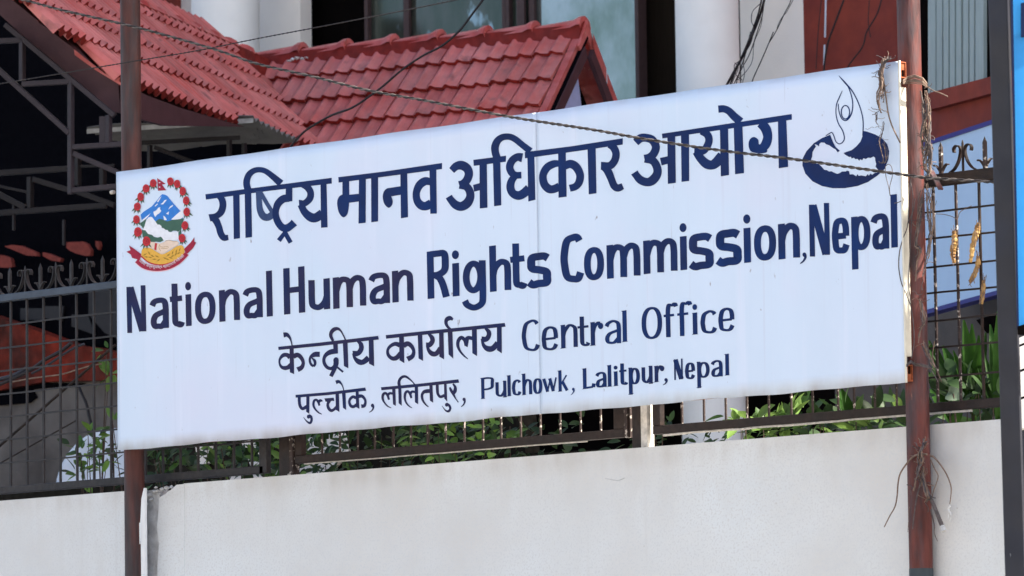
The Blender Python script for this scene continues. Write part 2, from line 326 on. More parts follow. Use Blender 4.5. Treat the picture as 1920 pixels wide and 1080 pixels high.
# upper storeys above the window band (unseen, raised to shade porch and left post)
b = MB(); b.bb((fx(583), YB-0.02, 7.9), (fx(1388), YB+0.28, ZT)); b.build('wall', M['bwall'], bt)
b = MB(); b.bb((-60, YB+0.35, 0), (4.4, YB+9, ZT-0.1)); b.build('core', M['gap'], bt)
slab('dark_opening', 540, 700, M['gap'], 0.28, z1=7.9, th=0.06)
slab('dark_opening', 1197, 1266, M['gapb'], 0.24, z1=7.9, th=0.06)
def window(px0, px1, panes, fr=7):
    f = MB(); z0, z1 = 4.7, 7.85
    fx = lambda p, py=60: ptY(p, py, YB+0.06).x
    x0, x1 = fx(px0), fx(px1); t = 0.035
    for x in (x0+t/2, x1-t/2): f.bb((x-t/2, YB+0.06, z0), (x+t/2, YB+0.15, z1))
    for z in (z0+t/2, z1-t/2): f.bb((x0+t, YB+0.065, z-t/2), (x1-t, YB+0.145, z+t/2))
    o = f.build('window', M['wframe'], bt, bevel=0.004)
    fx = lambda p, py=60: ptY(p, py, YB+0.10).x
    x0, x1 = fx(px0), fx(px1)
    edges = [px0+fr]+panes+[px1-fr]
    for k in range(len(edges)-1):
        p = MB(); p.bb((fx(edges[k])-0.012, YB+0.10+0.01*(k % 2), z0+t), (fx(edges[k+1])+0.012, YB+0.108+0.01*(k % 2), z1-t)); p.build('pane', M['glass'] if edges[k] > 1000 or edges[k] < 0 else M['glassd'], o)
    for k in panes:
        s = MB(); s.bb((fx(k-5), YB+0.07, z0+t), (fx(k+5), YB+0.098, z1-t)); s.build('mullion', M['wframe'], o)
window(683, 948, [767]); window(948, 1197, [1002])
b = MB(); b.bb((fx(962), YB+0.04, 4.7), (fx(976), YB+0.062, 7.85)); b.build('window_trim', M['wframe'], bt)
# sill band and lower walls
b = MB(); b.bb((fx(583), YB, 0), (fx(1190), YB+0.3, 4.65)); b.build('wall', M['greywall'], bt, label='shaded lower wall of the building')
for (pc, pw) in ((423, 118), (1326, 121)):
    r = (fx(pc+pw/2, 60, YB-0.5)-fx(pc-pw/2, 60, YB-0.5))/2*0.757
    c = ptY(pc, 60, YB-0.55); n = 48; b = MB()
    ring = [Vector((c.x+r*math.cos(2*math.pi*k/n), c.y+r*math.sin(2*math.pi*k/n), 0)) for k in range(n)]
    top = [v+Vector((0, 0, ZT-1)) for v in ring]
    b.add(ring+top, [(k, (k+1) % n, n+(k+1) % n, n+k) for k in range(n)], True); b.build('column', M['column'], bt)
# red pilaster cap behind the ridge at the upper left
b = MB(); b.bb((fx(258, 10, YB-0.3), YB-0.3, 3.0), (fx(286, 10, YB-0.3), YB-0.002, 8.3)); b.build('pilaster', M['redwall'], bt)
# dark ground floor openings seen below the sign
for (a, c_) in ((960, 1250), (1392, 1600)):
    b = MB(); b.bb((fx(a, 770, YB-0.01), YB-0.025, 2.6), (fx(c_, 770, YB-0.01), YB-0.004, 4.6)); b.build('opening', M['gap'], bt)
b = MB(); b.bb((fx(1570, 770, YB-0.01), YB-0.03, 2.6), (fx(1760, 770, YB-0.01), YB-0.004, 4.4)); b.build('wall_plinth', M['greywall'], bt)
# conduit and wires on the red wall
wires = thing('wall_wires', ptY(1547, 130, YB-0.1), 'thin loose wires and pale conduit hanging on the dark red wall', 'wires')
c = MB(); c.tube([ptY(1549, -30, YB-0.05), ptY(1547, 70, YB-0.05)], 0.006, 6); c.tube([ptY(1546, 84, YB-0.05), ptY(1545, 122, YB-0.05)], 0.006, 6); c.build('conduit', M['dish'], wires)
for q, r in (([(1582, 0), (1565, 45), (1552, 82), (1545, 128), (1544, 190)], .007), ([(1655, -10), (1645, 25), (1625, 60), (1617, 88), (1592, 122), (1580, 150)], .005), ([(1540, 0), (1534, 60), (1530, 130)], .003), ([(1630, 0), (1628, 40), (1632, 70)], .003)):
    c = MB(); c.tube([ptY(p[0], p[1], YB-0.12) for p in catmull(q)], r, 5); c.build('wire', M['cable'], wires)
# ------------------------------------------------------------------ right wing: shutter, red band, light blue board
DV = hdir(-1900); WN = Vector((DV.y, -DV.x, 0))
if WN.dot(Vector(ray(1800, 300))) > 0: WN = -WN
WP = ptd(1805, 300, 25.0)
def pw(px, py, o=0.0): return ptpl(px, py, WP+WN*o, WN)
wing = thing('shop_wing', Vector((WP.x, WP.y, 0)), 'red banded wing with pale corrugated shutter above the blue board', 'building')
def wq(name, pts, m, o, th=0.05, label=None, par=None):
    b = MB(); b.prism([pw(*p, o) for p in pts], -WN*th); return b.build(name, m, par or wing, label=label)
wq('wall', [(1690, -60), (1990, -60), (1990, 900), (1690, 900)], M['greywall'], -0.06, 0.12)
wq('sill_band', [(1735, 176), (1990, 108), (1990, 140), (1735, 208)], M['redwall'], 0.05, 0.11)
wq('red_band', [(1735, 200), (1990, 125), (1990, 230), (1735, 300)], M['redwall'], 0.0, 0.06)
wq('dark_jamb', [(1715, -60), (1738, -60), (1738, 190), (1715, 190)], M['gap'], 0.01, 0.06)
wq('dark_jamb', [(1845, -60), (1862, -60), (1862, 150), (1845, 150)], M['gap'], 0.01, 0.06)
for k, px in enumerate([1740, 1756, 1769, 1781, 1793, 1806, 1818, 1829]):
    w2 = [14, 10, 9, 9, 9, 9, 8, 15][k]
    yb = 176-(px-1735)*0.268
    wq('shutter_slat', [(px, -60), (px+w2, -60), (px+w2, yb), (px, yb)], M['corr'], 0.03, 0.03)
wq('shutter_back', [(1738, -60), (1846, -60), (1846, 146), (1738, 176)], M['wframe'], -0.01, 0.03)
bd = wq('blue_board', [(1700, 283), (1900, 217), (1900, 541), (1700, 597)], M['lblue'], 0.32, 0.05)
bd.parent = None
bd.matrix_world = Matrix.Translation(wloc(wing)); tag(bd, 'light blue board with navy border seen behind the right fence', 'signboard')
for q in ([(1700, 277), (1900, 211), (1900, 219), (1700, 285)], [(1700, 591), (1900, 536), (1900, 544), (1700, 599)]):
    b = MB(); b.prism([pw(*p, 0.33) for p in q], -WN*0.07); b.build('border', M['nblue'], bd)
b = MB(); b.prism([pw(*p, 0.28) for p in [(1830, 600), (1900, 578), (1900, 610), (1850, 625)]], -WN*0.1); b.build('dark_bracket', M['gap'], wing)
# ================================================================== tiled porch
AP = ptd(1097, 62, 30.0)                     # gable apex of the right ridge
U = hdir(-17100); W_ = Vector((-U.y, U.x, 0));  W_ = W_ if W_.y > 0 else -W_
E1 = -U                                      # along the ridge, towards the right gable
S1 = (-W_*0.52-Vector((0, 0, 0.55))).normalized()
N1 = E1.cross(S1); N1 = N1 if N1.z > 0 else -N1
J = AP+U*2.33
V_ = hdir(3660)                              # course direction of the left slope (going away)
porch = thing('tiled_porch', Vector((J.x, J.y, 0)), 'porch with red wavy tiled roofs meeting in a valley', 'porch')
def on1(px, py): return ptpl(px, py, J, N1)
vq0 = on1(497, 136); vq1 = on1(563, 244); VD = (vq1-vq0).normalized()
N2 = V_.cross(VD); N2 = N2.normalized(); N2 = N2 if N2.z > 0 else -N2
def on2(px, py): return ptpl(px, py, vq0, N2)
S2 = V_.cross(N2); S2 = S2 if S2.z < 0 else -S2; S2.normalize()
E2 = -V_
# --- tile mesh: local x = across (0..1), y = up-slope (0 = front edge), z = out of the roof
def tile_mesh(wd, ln, h, th, skirt, name='tile', humps=2):
    b = MB(); n = 20
    def ss(a, b_, x): x = min(max((x-a)/(b_-a), 0), 1); return x*x*(3-2*x)
    def prof(t):
        p = (t*humps) % 1.0 if t < 1 else 1.0
        return h*(ss(0.04, 0.26, p)-0.75*ss(0.34, 0.60, p)-0.25*ss(0.60, 0.98, p))
    xs = [i/n for i in range(n+1)]; W = wd*0.972
    top = [(x*W, 0, prof(x)+th) for x in xs]; back = [(x*W, ln, prof(x)+th*0.4) for x in xs]; bot = [(x*W, 0.004, prof(x)*0.9+th-skirt) for x in xs]
    k = n+1
    b.add(top+back, [(i, i+1, k+i+1, k+i) for i in range(n)], True)
    nf = len(b.f); b.add(top+bot, [(i, k+i, k+i+1, i+1) for i in range(n)], False)
    b.add([top[0], back[0], (0, ln, -0.01), bot[0]], [(0, 1, 2, 3)]); b.add([top[-1], back[-1], (W, ln, -0.01), bot[-1]], [(3, 2, 1, 0)])
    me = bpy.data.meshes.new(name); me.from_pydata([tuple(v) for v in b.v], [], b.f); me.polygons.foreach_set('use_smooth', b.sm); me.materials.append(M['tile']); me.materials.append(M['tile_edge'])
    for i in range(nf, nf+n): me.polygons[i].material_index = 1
    return me
TW = 0.2175
TM = tile_mesh(TW, 0.29, 0.020, 0.020, 0.026)
TM2 = tile_mesh(TW, 0.345, 0.034, 0.024, 0.040)
def frame(origin, ex, ey, ez, tilt=0.0):
    m = Matrix((ex, ey, ez)).transposed().to_4x4()
    m = m @ Matrix.Rotation(tilt, 4, 'X'); m.translation = origin; return m
def clip_inside(P, A, D, side):   # signed distance of P from line A,D within plane
    return (P-A).dot(side)
# right roof rows
rnd = random.Random(3)
vside1 = (E1-VD*E1.dot(VD)).normalized()
for r, s in enumerate((0.245, 0.50, 0.755, 1.01, 1.265)):
    for c in range(0, 16):
        x = -0.055-TW*(c+1)             # distance back from the gable edge
        P = AP+E1*x+S1*s+N1*0.03
        if (P+E1*TW*0.6-vq0).dot(vside1) < -0.20: continue
        o = share('tile', TM, porch, frame(P+N1*rnd.uniform(-.002, .003)+S1*rnd.uniform(-.004, .004), E1, -S1, N1, -0.07+rnd.uniform(-.008, .008)))
# left roof rows: eave passes px (265,172)-(425,225)
e0 = on2(425, 228)
rk0 = on2(222, 152); rk1 = on2(66, 28)
side_v = (E2-VD*E2.dot(VD)).normalized()
RK = (rk1-rk0).normalized()
side_r = (V_-RK*V_.dot(RK)).normalized()
TW2 = 0.2175
rows2 = []
for k in range(0, 5):
    base = e0 - S2*(0.215*k-(0.062 if k == 0 else 0))
    rows2.append(base)
    for c in range(-8, 26):
        P = base+E2*(TW2*c)+N2*0.03
        ctr = P+E2*TW2*0.5
        if (ctr-vq0).dot(side_v) < -0.10: continue
        if (ctr-rk0).dot(side_r) < -0.13: continue
        if k > 4: continue
        cc_ = CM.T @ (np.array(ctr)-CC)
        far_ = k == 0 and 960-F*cc_[0]/cc_[2] > 440
        # local x must run along +V_ so that (x, up-slope, out) is right handed
        ex = V_; ey = -S2; 
        hand = ex.cross(ey).dot(N2)
        if hand < 0: ex = E2; P2 = P
        else: P2 = P+E2*TW2
        share('tile', TM2, porch, frame(P2-(S2*0.062 if far_ else S2*0)+N2*rnd.uniform(-.002, .003), ex, ey, N2, -0.07+rnd.uniform(-.008, .008)))
# valley tray and decks under the tiles
b = MB()
b.prism([AP+E1*0.02+S1*0.02-N1*0.01, AP+E1*0.02+S1*1.3-N1*0.01, AP-E1*2.6+S1*1.3-N1*0.01, AP-E1*2.6+S1*0.02-N1*0.01], -N1*0.02)
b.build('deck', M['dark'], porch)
ridge2a = on2(486, 110)
b = MB(); a_ = vq0-VD*0.22; z_ = vq1+VD*0.5; up_ = Vector((0, 0, 0.02))
b.add([a_+up_, z_+up_, z_+E1*0.3+up_*.2, a_+E1*0.3+up_*.2, z_+E2*0.2+up_*.2, a_+E2*0.2+up_*.2], [(0, 1, 2, 3), (1, 0, 5, 4)]); b.build('valley_tray', M['tile'], porch)
# ridge caps
def cap_mesh(ln, wd, dr, name):
    sec = [(-wd, -dr), (-wd*0.80, -dr*0.30), (-wd*0.42, 0.004), (0, 0.012), (wd*0.42, 0.004), (wd*0.80, -dr*0.30), (wd, -dr)]
    b = MB(); st = [(0.0, 0.80, -0.006), (ln*0.80, 0.98, 0.012), (ln*0.93, 1.06, 0.030), (ln, 1.04, 0.030), (ln+0.004, 0.90, 0.0)]
    vs = [(x, y*sc_, z*sc_+up) for x, sc_, up in st for y, z in sec]; n = len(sec)
    fs = [(i*n+k, (i+1)*n+k, (i+1)*n+k+1, i*n+k+1) for i in range(len(st)-1) for k in range(n-1)]
    b.add(vs, fs, False); nf = len(b.f); b.add(vs[-n:], [tuple(range(n))])
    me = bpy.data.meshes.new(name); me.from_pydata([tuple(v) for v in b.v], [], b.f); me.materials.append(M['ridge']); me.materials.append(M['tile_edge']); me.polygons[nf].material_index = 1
    return me
CAPM = cap_mesh(0.335, 0.082, 0.050, 'ridge_tile')
def ridge_band(p0, p1, ax, hw, zb, zt):
    b = MB(); sd_ = Vector((0, 0, 1)).cross(ax).normalized()
    q = [p0+sd_*hw+Vector((0, 0, zb)), p0+sd_*hw*0.8+Vector((0, 0, zt)), p0-sd_*hw*0.8+Vector((0, 0, zt)), p0-sd_*hw+Vector((0, 0, zb))]
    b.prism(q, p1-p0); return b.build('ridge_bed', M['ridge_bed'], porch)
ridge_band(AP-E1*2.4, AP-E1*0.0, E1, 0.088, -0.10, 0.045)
Hy = Vector((0, 0, 1)).cross(E1)
for i in range(7):
    P = AP-E1*(0.335*(i+1))+Vector((0, 0, 0.068+rnd.uniform(-.004, .004)))
    share('ridge_tile', CAPM, porch, frame(P, (E1+Vector((0, 0, rnd.uniform(-.02, .01)))).normalized(), Hy, Vector((0, 0, 1))))
# end cap of the gable ridge
b = MB(); b.prism([AP+Vector((0, 0, 0.085)), AP-W_*0.125+Vector((0, 0, -0.10)), AP-W_*0.10+Vector((0, 0, -0.13)), AP+Vector((0, 0, -0.03)), AP+W_*0.10+Vector((0, 0, -0.13)), AP+W_*0.125+Vector((0, 0, -0.10))], E1*0.018)
b.build('ridge_end', M['ridge'], porch, bevel=0.004)
# left ridge caps along V_ through (487,108)
rl0 = ptd(487, 112, (CM.T@(np.array(J)-CC))[2]*-1-0.05)
Hy2 = Vector((0, 0, 1)).cross(E2)
b = MB()
for i in range(9):
    P = rl0+E2*(0.335*i)*0.93+Vector((0, 0, 0.012+rnd.uniform(-.004, .004)))
    share('ridge_tile', CAPM, porch, frame(P, E2, Hy2, Vector((0, 0, 1))))
    
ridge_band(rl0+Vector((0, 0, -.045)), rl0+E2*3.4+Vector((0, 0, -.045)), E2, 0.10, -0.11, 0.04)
# left roof back deck closing to the ridge
b = MB()
q = [on2(-60, -72)-N2*0.015, on2(222, 152)-N2*0.015, on2(263, 178)-N2*0.015, on2(430, 230)-N2*0.015, on2(563, 250)-N2*0.015, on2(489, 112)-N2*0.015, rl0+E2*3.4-Vector((0, 0, .1)) ]
b.add(q, [(0, 1, 2, 3, 4, 5, 6)]); b.build('deck', M['fascia'], porch)
# broken mortar under the ridge junction
b = MB()
for (px, py, rr) in [(548, 112, 6), (556, 109, 7), (566, 110, 5), (542, 114, 5), (575, 108, 4)]:
    c = ptd(px, py, 30.3); bm = bmesh.new(); bmesh.ops.create_icosphere(bm, subdivisions=1, radius=rr/9000*30)
    for v in bm.verts: v.co *= random.uniform(0.6, 1.2); v.co.z *= 0.6
    b.add([v.co+c for v in bm.verts], [[v.index for v in f.verts] for f in bm.faces]); bm.free()
b.build('broken_mortar', M['mortar'], porch, kind='stuff')
# barge boards of the right gable
def leg(a, o0, o1, z0=0.0): return AP+W_*(a*0.52)+Vector((0, 0, -0.55*abs(a)))+Vector((0, 0, z0))
for sgn, nm in ((-1, 'barge_board'), (1, 'barge_board')):
    b = MB(); w0 = leg(0.12*sgn, 0, 0, -0.03); w1 = leg(1.9*sgn, 0, 0, -0.03)
    b.prism([w0, w1, w1-Vector((0, 0, 0.11)), leg(0.05*sgn, 0, 0, -0.13)], E1*0.03)
    b.build(nm, M['fascia'], porch)
# a row of right-hand edge tiles over the near barge board (thin red rim)
b = MB(); b.prism([leg(-0.15, 0, 0, 0.04)+E1*-0.05, leg(-1.9, 0, 0, 0.04)+E1*-0.05, leg(-1.9, 0, 0, -0.01)+E1*-0.05, leg(-0.15, 0, 0, -0.01)+E1*-0.05], E1*0.05)
b.build('verge_tile', M['ridge'], porch)
# far slope seen as a thin red and brown edge past the apex
for a0, a1, off in ((0.10, 0.46, 0.03), (0.48, 0.95, 0.015)):
    b = MB(); b.prism([leg(a0, 0, 0, 0.03+off), leg(a1, 0, 0, 0.03+off), leg(a1, 0, 0, -0.035), leg(a0, 0, 0, -0.035)], -E1*0.2)
    b.add(*(lambda P: ([p for p in P], [(0, 1, 2, 3)]))([leg(a0, 0, 0, 0.03+off)+E1*0.03, leg(a1, 0, 0, 0.03+off)+E1*0.03, leg(a1, 0, 0, -0.03)+E1*0.03, leg(a0, 0, 0, -0.03)+E1*0.03]))
    b.build('verge_tile', M['ridge'], porch)
# gable infill: pale lavender board and dark opening behind
b = MB(); p0 = AP-E1*0.10
b.prism([ptpl(x, y, p0, E1) for x, y in [(1082, 128), (1010, 300), (1102, 300)]], -E1*0.02); b.build('gable_panel', mat('gable_panel', (0.40, 0.45, 0.72), 0.7, var=0.05), porch)
b = MB(); p0 = AP-E1*0.16
b.prism([ptpl(x, y, p0, E1) for x, y in [(1095, 85), (1020, 230), (1020, 330), (1190, 330), (1165, 260)]], -E1*0.02); b.build('gable_void', M['gap'], porch)
# fascia boards
RN = V_.copy()
p0 = rk0+E2*0.02
b = MB(); b.prism([ptpl(x, y, p0, RN) for x, y in [(-90, -110), (30, -4), (66, 24), (72, 42), (137, 86), (140, 100), (222, 158), (226, 212), (206, 208), (60, 82), (0, 28), (-90, -55)]], RN*0.035)
b.build('fascia_board', M['fascia'], porch)
for q in ([(20, -22), (45, -8), (92, 28), (88, 38), (40, 2)], [(64, 24), (90, 38), (164, 88), (160, 101), (120, 74), (70, 38)], [(138, 88), (160, 97), (228, 138), (226, 160), (180, 132), (140, 103)]):
    b = MB(); b.prism([ptpl(x, y, p0+E2*0.05, RN) for x, y in q], RN*0.06); b.build('verge_tile', M['ridge'], porch)
pe = on2(263, 176)
EN = V_.cross(Vector((0, 0, 1))); 
b = MB(); b.prism([ptpl(x, y, pe-E2.cross(Vector((0, 0, 1)))*0.0, EN) for x, y in [(226, 158), (265, 179), (330, 203), (425, 231), (450, 238), (300, 236), (262, 226), (226, 212)]], Vector((0, 0, 0.0))+EN*0.03)
b.build('fascia_board', M['fascia'], porch)
# dark body of the porch so that no light passes behind
b = MB()
q = [ptd(-40, -60, 31.5), ptd(610, -60, 33), ptd(610, 470, 33), ptd(-40, 470, 31.5)]
# ------------------------------------------------------------------ shelter behind the left fence: dark void, red beam, grey wall
sh = thing('carport', ptd(100, 700, 27), 'dark carport with steel trusses and a red painted beam behind the left fence', 'carport')
YC = 22.2
def cp(px, py, y=YC): return ptY(px, py, y)
def pan(name, pts, m, y=YC, th=0.06, label=None, par=sh):
    b = MB(); b.prism([cp(*p, y) for p in pts], (0, th, 0)); return b.build(name, m, par, label=label)
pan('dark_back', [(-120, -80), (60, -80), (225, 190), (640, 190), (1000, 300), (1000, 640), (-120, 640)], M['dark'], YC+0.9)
RW = mat('rear_red_wall', (0.19, 0.036, 0.026), 0.8, var=0.2, scale=10, bump=0.3)
for q in ([(8, 462), (22, 459), (40, 461), (68, 473), (70, 480), (50, 479), (28, 470)], [(80, 473), (90, 475), (115, 485), (112, 491), (95, 488), (80, 480)], [(-20, 476), (8, 479), (20, 484), (23, 500), (12, 502), (-20, 500)],
          [(125, 454), (155, 453), (162, 457), (170, 469), (169, 479), (160, 480), (144, 476), (131, 470), (124, 464)], [(179, 452), (184, 452), (186, 460), (184, 468), (179, 461)]):
    pan('red_panel', q, RW, YC+0.7, 0.03)
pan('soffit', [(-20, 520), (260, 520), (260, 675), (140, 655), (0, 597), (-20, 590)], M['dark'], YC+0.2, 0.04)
pan('rear_wall_bay', [(38, 578), (80, 578), (80, 600), (38, 600)], M['truss2'], YC+0.18, 0.015)
pan('rear_wall_bay', [(84, 574), (119, 574), (116, 602), (84, 596)], M['truss2'], YC+0.18, 0.015)
pan('rear_wall_bay', [(134, 590), (165, 590), (178, 628), (134, 612)], M['truss2'], YC+0.18, 0.015)
pan('rear_wall_bay', [(166, 545), (230, 540), (230, 640), (196, 624), (166, 590)], M['truss2'], YC+0.17, 0.015)
pan('red_beam', [(-20, 590), (0, 597), (60, 617), (140, 647), (180, 652), (230, 665), (230, 716), (190, 713), (80, 716), (-20, 735)], M['redbeam'], YC+0.05, 0.12)
pan('lower_wall', [(-60, 735), (80, 716), (190, 713), (320, 712), (640, 720), (640, 1100), (-60, 1100)], M['lowwall'], YC+0.12, 0.1, 'grey plastered wall lit towards its foot')
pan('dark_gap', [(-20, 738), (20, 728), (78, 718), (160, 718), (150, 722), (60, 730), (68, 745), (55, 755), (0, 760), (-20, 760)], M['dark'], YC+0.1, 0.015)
cb = MB(); cb.tube([cp(x, y, YC+0.06) for x, y in catmull([(144, 716), (152, 735), (162, 758), (168, 785), (180, 830)])], 0.011, 6); cb.build('hanging_pipe', M['cable'], sh)
# truss tubes (drawn on the photograph's own lines, in the gable plane of the left roof)
tr = thing('steel_truss', ptd(130, 300, 27.5), 'front truss of welded purple-brown steel tubes under the left roof', 'truss')
TP = rk0+E2*0.10
def tp(x, y): return ptpl(x, y, TP, RN)
def tubes(lst, m, par, wd=9.5, fn=tp, name='truss_tube', D=28.0):
    for k, (x0, y0, x1, y1) in enumerate(lst):
        b = MB(); a = fn(x0, y0); c = fn(x1, y1)
        b.tube([a, c], 0.01, rect=(wd/9000*D, wd/9000*D*0.98)); b.build(name, m, par, bevel=0.003)
tubes([(-40, 79, 44, 75), (42, 78, 42, 152), (-30, 106, 130, 250), (42, 158, 130, 153), (133, 152, 133, 364), (10, 46, 215, 217), (136, 276, 232, 270), (138, 288, 222, 324), (136, 357, 235, 348), (204, 216, 204, 268)], M['truss'], tr)
b = MB(); b.prism([tp(x, y) for x, y in [(186, 218), (198, 218), (198, 270), (186, 270)]], RN*0.01); b.build('gusset_plate', M['truss'], tr)
TP2 = TP+V_*0.9
def tp2(x, y): return ptpl(x, y, TP2, RN)
tr2 = thing('rear_truss', ptd(60, 360, 29), 'darker rear truss lower down behind the left fence spears', 'truss')
tubes([(-40, 327, 130, 316), (-40, 402, 200, 385), (57, 332, 57, 390), (62, 336, 128, 356), (-20, 355, 48, 390), (136, 356, 215, 385), (146, 296, 146, 348), (193, 316, 193, 348)], M['truss2'], tr2, 10, tp2, D=29)
tubes([(150, 312, 215, 310), (-20, 345, 60, 362), (26, 384, 26, 432), (120, 412, 120, 460)], M['truss2'], tr2, 5, tp2, D=29)
tr3 = thing('canopy_frame', ptd(400, 290, 28.5), 'steel frame under the grey corrugated sheet behind the sign top', 'frame')
def tp3(x, y): return ptd(x, y, 28.6)
tubes([(262, 268, 450, 258), (281, 272, 281, 330), (289, 276, 372, 308), (430, 262, 430, 300), (458, 268, 458, 300)], M['truss2'], tr3, 8, tp3, D=28.6)
# corrugated sheet
zc = ptd(475, 226, 28.4).z
c0 = ptz(163, 247, zc-0.03); c1 = ptz(475, 226.5, zc); c2 = ptz(562, 266, zc-0.02); c3 = c0+(c2-c1)
b = MB(); nn = 60
sheet = thing('corrugated_sheet', c1, 'grey corrugated metal sheet poking out above the sign', 'metal sheet')
def sp(u, v): 
    p = (c0*(1-u)+c1*u)*(1-v)+(c3*(1-u)+c2*u)*v
    return p+Vector((0, 0, 0.028*abs(((v*9) % 1)-0.5)*2+0.012*math.sin(u*9+v*3)))
for i in range(12):
    for j in range(36):
        b.quad(sp(i/12, j/36), sp((i+1)/12, j/36), sp((i+1)/12, (j+1)/36), sp(i/12, (j+1)/36))
o = b.build('sheet', M['sheet'], sheet); md = o.modifiers.new('thick', 'SOLIDIFY'); md.thickness = 0.004
b = MB(); b.prism([c0+Vector((0, 0, -.012)), c1+Vector((0, 0, -.012)), c1+Vector((0, 0, .016)), c0+Vector((0, 0, .016))], Vector((0.003, -0.004, 0))); b.build('sheet_edge', mat('lit_sheet_edge', (0.34, 0.34, 0.32), 0.5, var=0.3, scale=6), sheet)  # lighter strip paints the lit edge of the sheet
b = MB()
for (x, y) in ((182, 241), (211, 236), (217, 240)): b.tube([ptz(x, y+3, zc), ptz(x+2, y-3, zc+0.02)], 0.006, 6)
b.build('screw', M['dish'], sheet)
# white dish behind the left shrubs
dc = ptY(212, 930, 18.6); dish = thing('white_dish', dc, 'white round dish behind the leafy shrub by the left post', 'satellite dish')
rd = (ptY(212, 930, 18.6)-ptY(97, 925, 18.6)).length*1.0
b = MB(); rr = 10; nn = 48; dx = Vector((0.74, -0.67, 0)).normalized(); px_ = Vector((0.67, 0.74, 0)).normalized()
PX = Vector((0.739, 0.673, 0)).normalized(); PZ = Vector((0, 0, 1)); PN = Vector((0.673, -0.739, 0)).normalized()
RX = 118/9000*25.2; RZ = 138/9000*25.2
vs = []
for i in range(rr+1):
    t = i/rr
    for k in range(nn):
        a = 2*math.pi*k/nn; vs.append(dc+PX*(RX*t*math.cos(a))+PZ*(RZ*t*math.sin(a))-PN*(0.10*(1-t*t)))
fs = [(i*nn+k, i*nn+(k+1) % nn, (i+1)*nn+(k+1) % nn, (i+1)*nn+k) for i in range(rr) for k in range(nn)]
b.add(vs, fs, True); o = b.build('reflector', M['dish'], dish); md = o.modifiers.new('thick', 'SOLIDIFY'); md.thickness = 0.008
b = MB(); b.tube([dc-PN*0.12, Vector((dc.x, dc.y, 0))-PN*0.15], 0.03, 10); b.build('stand_pole', M['truss'], dish)
# ================================================================== fence on the wall
def fz(px, py): return ptY(px, py, YF).z
def fX(px, py): return ptY(px, py, YF).x
XL = -17.6
sp = (fX(208, 700)-fX(20, 700))/6          # bar spacing
bar0 = fX(20, 700)
ztopL = fz(0, 553.7); zrail0 = fz(0, 567); hz = [fz(53, y) for y in (604.6, 648, 691, 734, 777.5, 821, 864)]
ztopR = (fz(1765, 329)+fz(1865, 312))/2; zr0 = fz(1795, 345)
hzR = [fz(1795, y) for y in (392.5, 442.5, 496, 546, 597.5, 649, 705)]
def zpair(a, b_): return (fz(*a)+fz(*b_))/2
def bar(par, x, z0, z1, t=0.009, m=None, y=YF, name='bar', label=None):
    b = MB(); lean = (z1-z0)*random.uniform(-.004, .004)
    b.tube([(x, y, z0), (x+lean, y, z1)], 0.01, rect=(t, t)); return b.build(name, m or M['fence'], par, label=label)
def hbar(par, x0, x1, z, t=0.007, m=None, y=None, name='cross_bar'):
    b = MB(); n = max(2, int((x1-x0)/0.25)); pts = [(x0+(x1-x0)*i/n, (y if y is not None else YF-0.007), z+random.uniform(-.0025, .0025)) for i in range(n+1)]
    b.tube(pts, 0.01, rect=(t, t)); return b.build(name, m or M['fence'], par)
def rail(par, x0, x1, z0, z1, m=None, dy=0.03, name='rail', y=YF, label=None):
    b = MB(); b.bb((x0, y-dy/2, z0), (x1, y+dy/2, z1)); return b.build(name, m or M['fence'], par, bevel=0.003, label=label)
# --- spears and scrolls
def spear(par, x, z, m, kind):
    h = 0.118
    b = MB()
    if kind == 0:
        b.tube([(x, YF, z-0.005), (x, YF, z+h*0.85)], 0.01, rect=(0.0135, 0.012)); c = Vector((x, YF, z+h*0.85)); 
        b.add([c+Vector((-.007, -.006, 0)), c+Vector((.007, -.006, 0)), c+Vector((.007, .006, 0)), c+Vector((-.007, .006, 0)), c+Vector((0, 0, .024))], [(0, 1, 4), (1, 2, 4), (2, 3, 4), (3, 0, 4)])
        o = b.build('spear', m, par)
        for s in (-1, 1):
            c2 = MB(); pts = catmull([(x+s*0.002, z+0.005), (x+s*0.012, z+0.022), (x+s*0.026, z+0.036), (x+s*0.034, z+0.034)], 5)
            c2.tube([(p[0], YF, p[1]) for p in pts], 0.01, rect=(0.016, 0.004)); c2.build('leaf_curl', m, o)
    else:
        b.tube([(x, YF, z-0.005), (x, YF, z+h*0.9), (x, YF, z+h*1.02)], [0.005, 0.005, 0.0015], 6)
        o = b.build('spear', m, par)
        for s in (-1, 1):
            c2 = MB(); pts = catmull([(x+s*0.062, z+0.001), (x+s*0.040, z+0.014), (x+s*0.020, z+0.042), (x+s*0.010, z+0.078), (x+s*0.016, z+0.097), (x+s*0.032, z+0.101), (x+s*0.042, z+0.090), (x+s*0.040, z+0.076)], 5)
            c2.tube([(p[0], YF, p[1]) for p in pts], 0.01, rect=(0.018, 0.004)); c2.build('scroll', m, o)
grp = 'iron fence panels on top of the wall'
